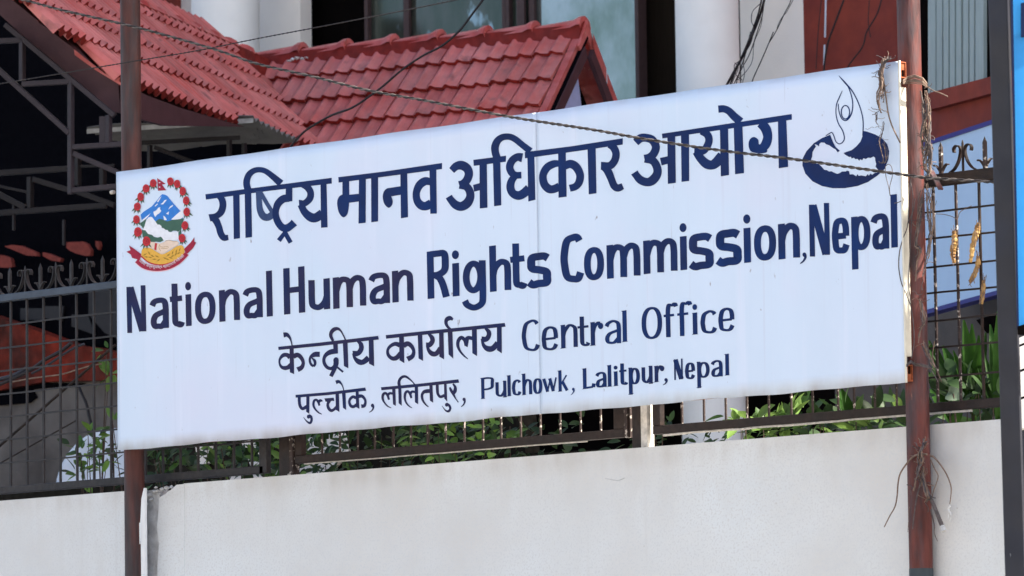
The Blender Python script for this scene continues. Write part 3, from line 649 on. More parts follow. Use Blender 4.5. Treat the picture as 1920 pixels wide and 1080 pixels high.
# left panel
fl = thing('iron_fence', Vector((-16, YF, zl)), 'leftmost mesh fence panel, with blue-grey spear-topped rail', 'fence', grp)
zb0 = zpair((0, 927), (232, 909)); zb1 = zpair((0, 911), (232, 897)); xe = fX(498, 880)
rail(fl, XL, xe, zb0, zb1, M['fenceL'])
b = MB(); b.bb((XL, YF-0.02, zrail0), (xe, YF+0.02, ztopL)); b.build('top_rail', M['fence_blue'], fl, bevel=0.003)
k = -4; 
while bar0+sp*k < xe-0.05:
    bar(fl, bar0+sp*k, zb1, zrail0, m=M['fenceL']); k += 1
for z in hz: hbar(fl, XL, xe, z, m=M['fenceL'])
xs = fX(18.5, 500); ssp = (fX(192.5, 480)-fX(18.5, 500))/6
for k in range(-3, 22):
    x = xs+ssp*k
    if x > xe: break
    spear(fl, x, ztopL, M['fenceL'], k % 2)
rail(fl, fX(490, 870), fX(504, 870), zb0, zrail0, m=M['fenceL'], name='frame_post')
bd_ = MB(); bd_.tube([ptY(216, 647, YF+0.03), ptY(-20, 853, YF+0.03)], 0.007, 6); bd_.build('brace', M['fence'], fl)
bd_ = MB(); bd_.tube([ptY(145, 787, YF+0.05), ptY(-10, 874, YF+0.05)], 0.004, 6); bd_.build('brace', M['fence'], fl)
# middle panel
fm = thing('iron_fence', Vector((-13.2, YF, zr)), 'middle fence panel glimpsed under the sign, with brown bottom rail', 'fence', grp)
xa, xb = fX(557, 860), fX(1175, 815)
zb0m = (fz(562, 869)+fz(955, 839)+fz(1180, 819))/3; zb1m = (fz(570, 856)+fz(960, 821)+fz(1155, 804))/3
rail(fm, xa, xb, zb0m, zb1m); rail(fm, xa, xb, zrail0, ztopL, name='top_rail')
rail(fm, fX(557, 850), fX(570, 850), zb1m, zrail0, name='frame_post'); rail(fm, fX(1155, 810), fX(1175, 810), zb1m, zrail0, name='frame_post')
b = MB(); b.bb((fX(1175.2, 810), YF-0.016, zb0m-0.002), (fX(1181, 810), YF+0.016, zrail0)); b.build('lit_post_edge', M['fence_speck'], fm, label='pale painted-on sunlit edge of the frame post')  # pale strip paints the sunlit edge of the frame post
pxs = [604, 637.5, 671, 703, 738, 771, 802, 836, 871, 906, 940, 977, 1014, 1051, 1089, 1127]
for p in pxs: bar(fm, fX(p, 830), zb1m, zrail0, 0.007, m=M['fence_speck'])
for z in hz[:-1]: hbar(fm, xa, xb, z+0.03, y=YF+0.008)
b = MB(); b.tube([(xa+0.05+i*0.1, YF-0.004+random.uniform(-.003, .003), zb0m-0.002+random.uniform(-.002, .001)) for i in range(int((xb-xa-0.1)/0.1))], 0.0035, 5); b.build('lit_underside', M['fence_rim'], fm)  # pale line paints the lit underside of the rail
# right panel
fr = thing('iron_fence', Vector((-11, YF, zr)), 'rightmost mesh fence panel, with black spears in front of the blue board', 'fence', grp)
xc, xd = fX(1228, 800), fX(1889, 750)
zb0r = (fz(1440, 797)+fz(1697, 779)+fz(1742, 772)+fz(1885, 763))/4; zb1r = (fz(1242, 795)+fz(1440, 781)+fz(1697, 764))/3
rail(fr, xc, xd, zb0r, zb1r)
b = MB(); b.bb((xc, YF-0.02, zr0), (xd, YF+0.02, ztopR)); b.build('top_rail', M['fence'], fr, bevel=0.003)
rail(fr, fX(1228, 800), fX(1242, 800), zb1r, zr0, name='frame_post')
for p in [1279, 1320, 1361, 1401, 1442, 1484, 1524, 1572, 1602, 1641, 1682]: bar(fr, fX(p, 770), zb1r, zr0, 0.007, m=M['fence_speck'])
for p in [1752, 1795, 1838, 1880]: bar(fr, fX(p, 450), zb1r, zr0, 0.0085, m=M['fence_speck'] if p != 1838 else M['fence'])
for z in hzR: hbar(fr, xc, xd, z)
b = MB(); b.tube([(xc+0.05+i*0.08, YF-0.006+random.uniform(-.003, .003), zb0r-0.004+random.uniform(-.002, .002)) for i in range(int((xd-xc-0.06)/0.08))], 0.0055, 5); b.build('lit_underside', M['fence_rim'], fr)  # lit underside of the right rail, painted as a pale line
xs = fX(1765, 330); ssp = fX(1806, 320)-xs
for k in range(-14, 3):
    if xs+ssp*k > xd: break
    spear(fr, xs+ssp*k, ztopR, M['fence_speck'] if k % 2 == 0 else M['fence'], k % 2)
# fence posts between panels
def fpost(px0, px1, py, lbl, z1, lit=None):
    p = thing('fence_post', Vector((fX(px0, py), YF, zr)), lbl, 'fence post', 'square posts between the fence panels')
    b = MB(); b.bb((fX(px0, py), YF-0.02, zr-0.3), (fX(px1, py), YF+0.02, z1)); b.build('post', M['fence'] if not lit else M['fence'], p, bevel=0.003)
    if lit:
        b = MB(); b.bb((fX(px1, py)+0.0005, YF-0.021, zr-0.01), (fX(lit, py), YF+0.021, z1)); b.build('lit_face', M['fence_rim'] if lit > 1000 else M['fence_speck'], p)  # paler face paints the sunlit side of the post
        c = Vector((fX(lit-6, py), YF-0.01, zr)); bm = bmesh.new(); bmesh.ops.create_icosphere(bm, subdivisions=2, radius=0.02)
        for v in bm.verts: v.co *= random.uniform(0.7, 1.15); v.co.z = max(v.co.z, -0.004)*0.8
        b = MB(); b.add([v.co+c for v in bm.verts], [[v.index for v in f.verts] for f in bm.faces]); bm.free(); b.build('mortar_foot', M['fence_rim'], p)
    return p
fpost(529, 549, 860, 'brown fence post under the sign, left of the middle panel', ztopL, 555)
fpost(1191, 1208, 810, 'brown fence post under the sign with a sunlit side painted on', ztopL, 1220)
# ================================================================== big sign
sign = thing('sign_board', Vector((-13.1, YS, 3.05)), 'wide white hand-painted sign board with navy Nepali and English lettering', 'sign')
X0 = ptY(218.5, 500, YS).x; X1 = ptY(1690, 300, YS).x; Z0 = (ptY(220, 845, YS).z+ptY(1705, 717, YS).z)/2; Z1 = (ptY(218, 323, YS).z+ptY(1690, 113, YS).z)/2
XJ = ptY(1009, 500, YS).x; XJ2 = ptY(1446, 500, YS).x
def sheet_dy(x, z):
    v = (z-Z0)/(Z1-Z0)
    return 0.0022*math.sin(x*2.6+z*1.2)+0.0002*math.sin(x*11+1.7*z)-0.0016*math.exp(-v*14)*(0.5+0.5*math.sin(x*7.3+1))
def panel(x0, x1, sx=60, sz=24):
    b = MB(); vs = []
    for i in range(sx+1):
        for j in range(sz+1):
            u = i/sx; v = j/sz; x = x0+(x1-x0)*u; z = Z0+(Z1-Z0)*v
            dy = sheet_dy(x, z)
            dz = (0.0028*math.sin(x*2.3+.5)*math.sin(x*9.1)+0.0012*math.sin(x*23)) if j == 0 else (0.0015*math.sin(x*11) if j == sz else 0)
            vs.append((x, YS+dy, z+dz))
    n = sz+1
    fs = [(i*n+j, (i+1)*n+j, (i+1)*n+j+1, i*n+j+1) for i in range(sx) for j in range(sz)]
    b.add(vs, fs, True)
    o = b.build('panel', M['sign'], sign, normals=False); md = o.modifiers.new('t', 'SOLIDIFY'); md.thickness = 0.0015; md.offset = -1
    return o
panel(X0, XJ, 110); panel(XJ, X1, 90)
b = MB(); b.tube([(XJ, YS+sheet_dy(XJ, Z0+0.004+(Z1-Z0-0.008)*i/24)-0.0002, Z0+0.004+(Z1-Z0-0.05)*i/24) for i in range(25)], 0.0005, 4); b.build('seam', mat('seam_grey', (0.52, 0.58, 0.68), 0.7, var=0.3, scale=30), sign)
b = MB(); b.bb((XJ-0.012, YS+0.006, Z0+0.034), (XJ+0.012, YS+0.03, Z1-0.034)); b.build('frame_tube', M['gap'], sign)
# frame of square tube behind the sheets
FY = YS+0.008
b = MB(); b.bb((X0+0.01, FY, Z0+0.006), (X1-0.001, FY+0.027, Z0+0.034)); b.build('frame_tube', M['rust'], sign)
b = MB(); b.bb((X0+0.01, FY, Z1-0.034), (X1-0.001, FY+0.027, Z1-0.003)); b.build('frame_tube', M['rust'], sign)
b = MB(); b.bb((X0+0.012, FY, Z0+0.035), (X0+0.04, FY+0.027, Z1-0.035)); b.build('frame_tube', M['rust'], sign)
# right end: folded cream edge between open tube ends
b = MB(); b.bb((X1-0.03, YS+0.0035, Z0+0.10), (X1+0.002, YS+0.036, Z1-0.10)); b.build('folded_edge', M['endc'], sign, bevel=0.002)
for z0, z1 in ((Z0+0.006, Z0+0.10), (Z1-0.10, Z1-0.003)):
    b = MB(); t = 0.004
    zz0, zz1 = (z0, z0+0.062) if z0 < 3.5 else (z1-0.062, z1)
    b.bb((X1-0.02, FY-0.004, zz0), (X1+0.004, FY-0.001, zz1)); b.bb((X1-0.02, FY+0.026, zz0), (X1+0.004, FY+0.029, zz1))
    b.bb((X1-0.02, FY-0.001, zz0), (X1+0.004, FY+0.026, zz0+t)); b.bb((X1-0.02, FY-0.001, zz1-t), (X1+0.004, FY+0.026, zz1))
    b.build('open_tube_end', M['rust'], sign)
    b = MB(); b.bb((X1-0.018, FY, zz0+t), (X1-0.006, FY+0.025, zz1-t)); b.build('tube_hollow', M['gap'], sign)
b = MB(); b.bb((X1-0.004, YS-0.002, Z0), (X1+0.003, YS+0.004, Z1)); b.build('edge_lip', M['endc'], sign)
# bolt at the left edge
b = MB(); c = ptY(214, 360, YS+0.02); b.tube([c, c-Vector((0.02, 0.0, 0))], 0.009, 10); b.build('bolt', M['fence_rim'], sign)
# ------------------------------------------------------------------ painted lettering
LAY = [0]
def lay(): LAY[0] = (LAY[0]+1) % 12; return 0.0010+0.00005*LAY[0]
def to_sheet(pts, y):
    out = []
    for p in pts:
        q = ptY(p[0], p[1], YS); out.append(ptY(p[0], p[1], YS+sheet_dy(q.x, q.z)-y))
    return out
def poly_mesh(b, pts, y=None):
    y = y or lay(); b.add(to_sheet(pts, y), [tuple(range(len(pts)))])
def stroke(b, pts, nib=None, y=None, smooth=True, closed=False, n=7):
    """pts (x, y, w) in photograph pixels; nib=(Wx, Wy) replaces w by direction dependent width"""
    y = y or lay()
    P = catmull(pts, n, closed) if (smooth and len(pts) > 2) else [np.array(p, float) for p in pts]
    m = len(P); L = []; Rr = []
    for i in range(m):
        if closed: t = P[(i+1) % m][:2]-P[i-1][:2]
        else: t = P[min(i+1, m-1)][:2]-P[max(i-1, 0)][:2]
        t = t/(np.linalg.norm(t)+1e-9); nn = np.array([-t[1], t[0]])
        wd = P[i][2]
        if nib: wd = wd*math.hypot(nn[0]*nib[0], nn[1]*nib[1])
        L.append(P[i][:2]+nn*wd/2); Rr.append(P[i][:2]-nn*wd/2)
    vs = to_sheet(L+Rr, y)
    rng = range(m) if closed else range(m-1)
    b.add(vs, [(i, (i+1) % m, m+(i+1) % m, m+i) for i in rng])
def ellipse(b, cx, cy, rx, ry, y=None, n=20, rot=0):
    c, s = math.cos(rot), math.sin(rot)
    poly_mesh(b, [(cx+rx*math.cos(2*math.pi*k/n)*c-ry*math.sin(2*math.pi*k/n)*s, cy+rx*math.cos(2*math.pi*k/n)*s+ry*math.sin(2*math.pi*k/n)*c) for k in range(n)], y)
def draw(b, prims, ox, oy, s):
    for p in prims:
        k = p[0]
        if k == 'p': poly_mesh(b, [(ox+x/s, oy+y/s) for x, y in p[1]])
        elif k == 'q': poly_mesh(b, [(q[0], q[1]) for q in catmull([(ox+x/s, oy+y/s) for x, y in p[1]], 5, True)])
        elif k == 's': stroke(b, [(ox+x/s, oy+y/s, w/s) for x, y, w in p[1]])
        elif k == 'e': ellipse(b, ox+p[1]/s, oy+p[2]/s, p[3]/s, p[4]/s)
DEV = []
A_ = (380, 300, 6.354); B_ = (610, 270, 6.354); C_ = (830, 230, 6.354); D_ = (1000, 220, 6.354); E_ = (1180, 180, 5.684)
DEV += [('ink', A_, [('p', [(32, 408), (800, 308), (1536, 212), (1538, 280), (800, 366), (38, 472)])]),
 ('ink', A_, [('s', [(190, 430, 60), (228, 470, 80), (241, 540, 82), (218, 620, 82), (160, 668, 72), (80, 690, 88)]), ('s', [(95, 690, 60), (150, 712, 84), (190, 790, 78), (215, 875, 78), (252, 925, 76), (305, 922, 62)])]),
 ('ink', A_, [('p', [(362, 415), (438, 405), (444, 932), (370, 942)])]),
 ('ink', A_, [('p', [(500, 390), (578, 385), (588, 918), (510, 928)]), ('s', [(565, 395, 85), (532, 330, 82), (523, 255, 80), (552, 175, 76), (610, 128, 68), (680, 116, 64), (750, 134, 66), (830, 192, 72), (932, 280, 88)])]),
 ('ink3', A_, [('s', [(668, 370, 72), (671, 470, 70), (682, 590, 76), (722, 668, 86), (780, 682, 84), (842, 640, 80)]), ('s', [(685, 375, 46), (760, 510, 48), (842, 640, 52)])]),
 ('ink', A_, [('p', [(990, 330), (1068, 320), (1068, 490), (985, 500)]), ('s', [(1030, 455, 86), (960, 464, 92), (895, 525, 86), (869, 620, 76), (885, 715, 82), (938, 795, 86), (1000, 812, 92), (1060, 775, 86), (1092, 745, 92)]), ('s', [(985, 855, 44), (907, 960, 56)]), ('s', [(975, 855, 54), (1048, 985, 54)])]),
 ('ink', A_, [('s', [(1180, 300, 50), (1245, 325, 80), (1284, 385, 80), (1275, 460, 82), (1215, 515, 78), (1148, 522, 96)]), ('s', [(1168, 530, 80), (1215, 620, 88), (1285, 680, 106), (1350, 686, 108), (1425, 635, 104)]), ('p', [(1403, 280), (1475, 270), (1488, 802), (1410, 808)])]),
 ('ink', B_, [('p', [(155, 395), (700, 328), (1390, 226), (1390, 298), (700, 390), (158, 460)])]),
 ('ink', B_, [('p', [(203, 440), (283, 430), (285, 612), (203, 612)]), ('q', [(203, 603), (158, 635), (140, 700), (155, 800), (190, 858), (225, 872), (262, 835), (278, 760), (282, 690), (270, 620)]), ('p', [(195, 613), (405, 592), (405, 684), (270, 702), (200, 700)]), ('p', [(400, 420), (482, 410), (480, 938), (395, 948)])]),
 ('ink', B_, [('p', [(545, 400), (628, 390), (628, 922), (547, 932)])]),
 ('ink', B_, [('p', [(740, 527), (897, 503), (899, 605), (780, 625)]), ('q', [(750, 526), (708, 550), (685, 605), (688, 670), (712, 727), (755, 760), (792, 730), (803, 680), (785, 622), (775, 560)]), ('p', [(893, 355), (975, 340), (985, 872), (900, 885)])]),
 ('ink', B_, [('p', [(1240, 305), (1322, 295), (1328, 828), (1250, 832)]), ('s', [(1255, 452, 80), (1190, 443, 98), (1122, 490, 96), (1084, 580, 86), (1093, 670, 90), (1138, 728, 102), (1195, 740, 102), (1260, 710, 105)])]),
 ('ink', C_, [('p', [(365, 443), (755, 393), (752, 465), (370, 515)]), ('s', [(107, 570, 82), (160, 520, 95), (225, 508, 108), (290, 545, 105), (312, 610, 100), (290, 680, 98), (245, 727, 95), (196, 742, 92)]), ('s', [(200, 742, 90), (280, 760, 94), (322, 820, 95), (327, 890, 100), (290, 960, 110), (220, 998, 108), (150, 975, 100), (95, 915, 85), (73, 880, 84)]), ('p', [(362, 742), (442, 720), (442, 805), (375, 822)]), ('p', [(438, 480), (525, 470), (533, 1012), (442, 1022)])]),
 ('ink', C_, [('p', [(598, 440), (686, 430), (698, 985), (612, 995)]), ('s', [(650, 425, 90), (627, 355, 90), (624, 285, 92), (655, 215, 86), (715, 173, 78), (795, 168, 76), (865, 198, 76), (945, 262, 75), (1045, 340, 82)])]),
 ('ink', C_, [('s', [(948, 418, 108), (890, 410, 92), (830, 450, 90), (798, 525, 90), (822, 595, 88), (870, 625, 80), (937, 625, 80)]), ('s', [(870, 632, 70), (822, 690, 88), (806, 770, 96), (835, 840, 96), (900, 868, 105), (960, 845, 105), (1030, 785, 110)]), ('p', [(1008, 380), (1092, 370), (1105, 918), (1020, 940)])]),
 ('ink', C_, [('p', [(978, 350), (1525, 282), (2145, 186), (2145, 261), (1525, 350), (980, 425)])]),
 ('ink', D_, [('s', [(310, 550, 70), (240, 556, 90), (162, 600, 94), (115, 690, 90), (128, 790, 96), (182, 850, 100), (240, 855, 95), (310, 825, 96)]), ('p', [(295, 410), (385, 400), (397, 945), (300, 958)]), ('s', [(375, 578, 90), (440, 555, 98), (508, 590, 100), (555, 680, 94), (545, 770, 92), (500, 825, 85), (433, 845, 84)])]),
 ('ink', D_, [('p', [(645, 370), (742, 355), (752, 905), (660, 918)])]),
 ('ink', D_, [('s', [(905, 325, 80), (955, 360, 90), (984, 430, 90), (968, 515, 90), (910, 577, 92), (805, 578, 96)]), ('s', [(820, 590, 60), (885, 640, 94), (930, 740, 88), (962, 815, 88), (1008, 842, 88), (1066, 820, 74)])]),
 ('ink', E_, [('s', [(68, 495, 80), (120, 450, 88), (180, 446, 86), (245, 470, 88), (282, 540, 86), (262, 610, 86), (215, 655, 86), (160, 668, 84)]), ('s', [(165, 668, 84), (250, 690, 86), (294, 760, 88), (296, 830, 92), (250, 895, 98), (190, 918, 90), (120, 895, 88), (72, 843, 78), (53, 815, 82)]), ('p', [(325, 660), (410, 642), (410, 722), (345, 740)]), ('p', [(405, 425), (488, 415), (495, 925), (410, 937)])]),
 ('ink', E_, [('p', [(347, 402), (1730, 192), (1732, 252), (352, 452)])]),
 ('ink', E_, [('p', [(550, 415), (636, 400), (638, 905), (556, 915)])]),
 ('ink', E_, [('s', [(765, 375, 70), (828, 410, 80), (849, 470, 80), (826, 540, 80), (780, 588, 76), (692, 588, 94)]), ('s', [(712, 592, 84), (760, 665, 90), (820, 722, 100), (880, 735, 98), (930, 705, 105), (990, 635, 108)]), ('p', [(965, 350), (1052, 335), (1062, 842), (975, 857)])]),
 ('ink', E_, [('p', [(1112, 325), (1205, 310), (1222, 822), (1127, 833)]), ('s', [(948, 140, 78), (1008, 137, 76), (1063, 163, 78), (1118, 218, 84), (1185, 275, 90)])]),
 ('ink', E_, [('s', [(1395, 290, 90), (1450, 345, 106), (1474, 430, 98), (1455, 510, 100), (1405, 575, 84)]), ('q', [(1330, 437), (1372, 465), (1382, 515), (1430, 505), (1470, 590), (1400, 612), (1310, 598), (1277, 560), (1271, 500), (1290, 455)]), ('p', [(1583, 265), (1672, 250), (1692, 755), (1592, 770)])]),
]
G_ = (510, 590, 8.0); H_ = (710, 580, 7.385)
DEV += [('ink2', G_, [('p', [(92, 482), (700, 420), (1590, 318), (1603, 372), (700, 472), (98, 530)])]),
 ('ink2', G_, [('s', [(172, 305, 78), (222, 300, 60), (265, 345, 36), (288, 405, 20), (303, 470, 18)]), ('p', [(262, 500), (325, 490), (332, 892), (268, 865)]), ('s', [(272, 640, 75), (228, 606, 62), (170, 608, 58), (122, 660, 38), (111, 720, 28), (140, 782, 44), (190, 800, 62), (240, 790, 65), (285, 755, 74)]), ('s', [(322, 625, 74), (385, 605, 68), (440, 650, 60), (468, 720, 50), (445, 790, 64), (382, 826, 78)])]),
 ('ink2', G_, [('s', [(716, 595, 78), (640, 598, 75), (577, 640, 42), (568, 700, 36), (590, 750, 38), (625, 775, 36)]), ('s', [(598, 650, 18), (638, 690, 42), (645, 740, 40), (622, 776, 36)])]),
 ('ink2', G_, [('p', [(915, 430), (985, 420), (990, 582), (925, 590)]), ('s', [(965, 545, 76), (880, 560, 76), (812, 600, 60), (779, 660, 48), (785, 730, 50), (828, 790, 50), (890, 808, 50), (940, 775, 56)]), ('e', 960, 688, 41, 50), ('s', [(962, 680, 70), (960, 730, 78), (945, 790, 66), (920, 850, 60), (882, 925, 58)]), ('s', [(975, 785, 28), (1066, 860, 30)])]),
 ('ink2', G_, [('p', [(1062, 425), (1132, 415), (1145, 805), (1078, 770)]), ('s', [(915, 395, 40), (882, 320, 50), (890, 265, 56), (930, 222, 60), (985, 211, 46), (1030, 242, 28), (1070, 310, 20), (1102, 380, 22)])]),
 ('ink2', G_, [('s', [(1280, 395, 30), (1330, 440, 66), (1338, 510, 74), (1295, 575, 76), (1212, 588, 92)]), ('s', [(1214, 580, 30), (1243, 652, 48), (1300, 705, 80), (1365, 711, 78), (1450, 648, 88)]), ('p', [(1450, 370), (1522, 360), (1533, 775), (1455, 735)])]),
 ('ink2', H_, [('p', [(97, 357), (1000, 264), (1745, 188), (1757, 240), (1000, 314), (103, 407)])]),
 ('ink2', H_, [('p', [(282, 380), (348, 375), (355, 745), (288, 705)]), ('s', [(292, 495, 70), (230, 478, 55), (165, 507, 46), (125, 565, 38), (135, 635, 46), (190, 680, 56), (250, 668, 66), (305, 605, 62)]), ('s', [(342, 505, 70), (400, 475, 66), (455, 512, 56), (485, 580, 46), (465, 650, 60), (398, 690, 74)])]),
 ('ink2', H_, [('p', [(540, 360), (603, 350), (615, 715), (552, 680)])]),
 ('ink2', H_, [('s', [(690, 340, 30), (735, 388, 60), (744, 440, 64), (706, 490, 70), (655, 494, 70)]), ('s', [(668, 490, 30), (692, 565, 48), (740, 614, 68), (800, 610, 66), (855, 535, 62)]), ('p', [(835, 310), (897, 305), (905, 693), (840, 655)])]),
 ('ink2', H_, [('p', [(955, 300), (1020, 295), (1032, 683), (968, 625)]), ('s', [(1028, 142, 30), (985, 122, 62), (942, 142, 58), (932, 190, 44), (955, 240, 38), (1000, 280, 30)])]),
 ('ink2', H_, [('s', [(1235, 687, 10), (1180, 642, 22), (1125, 575, 32), (1096, 500, 44), (1105, 430, 50), (1145, 392, 52), (1188, 425, 46), (1212, 505, 44)]), ('s', [(1195, 440, 50), (1235, 395, 52), (1300, 402, 50)]), ('p', [(1180, 430), (1250, 415), (1232, 523), (1208, 515), (1185, 480)]), ('p', [(1290, 280), (1358, 270), (1362, 648), (1297, 608)])]),
 ('ink2', H_, [('s', [(1475, 260, 30), (1522, 310, 60), (1525, 362, 64), (1490, 412, 70), (1425, 415, 80)]), ('s', [(1428, 405, 30), (1452, 495, 48), (1510, 545, 78), (1580, 540, 78), (1648, 465, 74)]), ('p', [(1637, 235), (1702, 225), (1705, 610), (1638, 565)])]),
]
I_ = (545, 700, 9.82); J_ = (700, 690, 9.816)
DEV += [('ink2', I_, [('p', [(88, 397), (700, 345), (1370, 262), (1390, 320), (700, 400), (92, 448)])]),
 ('ink2', I_, [('s', [(158, 425, 56), (158, 520, 55), (175, 605, 55), (220, 650, 56), (300, 610, 62)]), ('p', [(287, 420), (345, 410), (342, 745), (285, 708)])]),
 ('ink2', I_, [('e', 328, 798, 30, 36), ('s', [(330, 775, 50), (368, 795, 50), (386, 850, 45), (360, 912, 45), (310, 895, 30), (262, 845, 15), (237, 805, 8)])]),
 ('ink2', I_, [('s', [(572, 752, 14), (510, 720, 28), (445, 650, 36), (418, 580, 42), (430, 510, 45), (468, 487, 42), (503, 520, 44), (530, 595, 35)]), ('s', [(512, 532, 50), (545, 500, 50), (585, 512, 22)])]),
 ('ink2', I_, [('p', [(620, 462), (790, 448), (805, 510), (760, 505), (700, 530), (640, 520)]), ('s', [(715, 500, 60), (682, 570, 50), (697, 640, 55), (745, 685, 55), (800, 662, 50), (860, 600, 52)]), ('p', [(825, 385), (888, 375), (897, 712), (830, 670)])]),
 ('ink2', I_, [('p', [(945, 365), (1008, 360), (1022, 675), (962, 635)]), ('s', [(832, 167, 70), (882, 152, 58), (930, 190, 32), (960, 250, 20), (980, 320, 18)])]),
 ('ink2', I_, [('p', [(1195, 340), (1250, 335), (1265, 655), (1205, 620)]), ('s', [(1205, 455, 55), (1150, 432, 55), (1097, 470, 50), (1078, 530, 45), (1108, 600, 54), (1160, 612, 55), (1220, 570, 54)]), ('s', [(1240, 425, 70), (1310, 420, 58), (1360, 470, 46), (1376, 530, 44), (1355, 595, 58), (1300, 606, 70)])]),
 ('ink2', I_, [('e', 1505, 592, 28, 34), ('s', [(1515, 590, 40), (1520, 640, 32), (1490, 690, 22), (1445, 718, 12)])]),
 ('ink2', J_, [('p', [(138, 355), (850, 288), (1565, 208), (1580, 270), (850, 345), (150, 410)])]),
 ('ink2', J_, [('s', [(330, 735, 12), (260, 700, 25), (200, 630, 32), (172, 560, 45), (180, 490, 50), (220, 462, 46), (260, 500, 46), (288, 585, 38)]), ('s', [(270, 492, 50), (305, 465, 45), (355, 472, 40)]), ('p', [(345, 385), (405, 375), (415, 697), (362, 670)])]),
 ('ink2', J_, [('p', [(457, 365), (515, 360), (522, 695), (465, 650)]), ('s', [(483, 345, 60), (470, 270, 54), (490, 205, 50), (540, 162, 50), (600, 160, 44), (660, 200, 32), (715, 250, 22), (762, 305, 22)])]),
 ('ink2', J_, [('s', [(712, 735, 12), (650, 695, 25), (600, 630, 32), (578, 545, 42), (590, 462, 48), (630, 430, 46), (672, 470, 46), (700, 555, 36)]), ('s', [(685, 462, 50), (715, 435, 45), (770, 443, 40)]), ('p', [(760, 340), (820, 335), (825, 668), (765, 630)])]),
 ('ink2', J_, [('s', [(1015, 717, 14), (960, 670, 28), (908, 590, 40), (895, 500, 48), (930, 442, 60), (985, 426, 72), (1045, 422, 72)]), ('p', [(1030, 320), (1088, 305), (1100, 637), (1040, 600)])]),
 ('ink2', J_, [('s', [(1175, 300, 55), (1178, 400, 55), (1190, 480, 50), (1235, 530, 50), (1310, 505, 58)]), ('p', [(1300, 295), (1348, 285), (1360, 620), (1305, 560)])]),
 ('ink2', J_, [('e', 1350, 677, 32, 35), ('s', [(1350, 652, 36), (1395, 690, 44), (1415, 745, 42), (1385, 795, 45), (1335, 785, 28), (1290, 735, 14), (1262, 695, 8)])]),
 ('ink2', J_, [('s', [(1465, 290, 30), (1505, 350, 50), (1502, 420, 66), (1470, 475, 54)]), ('s', [(1405, 355, 30), (1430, 410, 50), (1470, 480, 44), (1520, 570, 22), (1565, 632, 18)])]),
 ('ink2', J_, [('e', 1670, 578, 28, 32), ('s', [(1680, 580, 38), (1680, 630, 32), (1655, 680, 22), (1615, 715, 14)])]),
 ('ink', (1300, 380, 7.7125), [('e', 1605, 752, 28, 32), ('s', [(1615, 750, 42), (1618, 795, 36), (1590, 845, 26), (1545, 882, 14)])]),
 ('ink', (890, 680, 9.6), [('e', 1775, 478, 24, 26), ('s', [(1782, 478, 32), (1785, 510, 26), (1760, 555, 16), (1730, 582, 8)])]),
 ('ink', (1080, 650, 6.194), [('e', 1045, 385, 19, 20), ('s', [(1053, 385, 26), (1052, 405, 22), (1035, 430, 14), (1010, 445, 8)])]),
]
for m_, (ox, oy, s_), prims in DEV:
    b = MB(); draw(b, prims, ox, oy, s_); b.build('letter', M[m_], sign, normals=False)
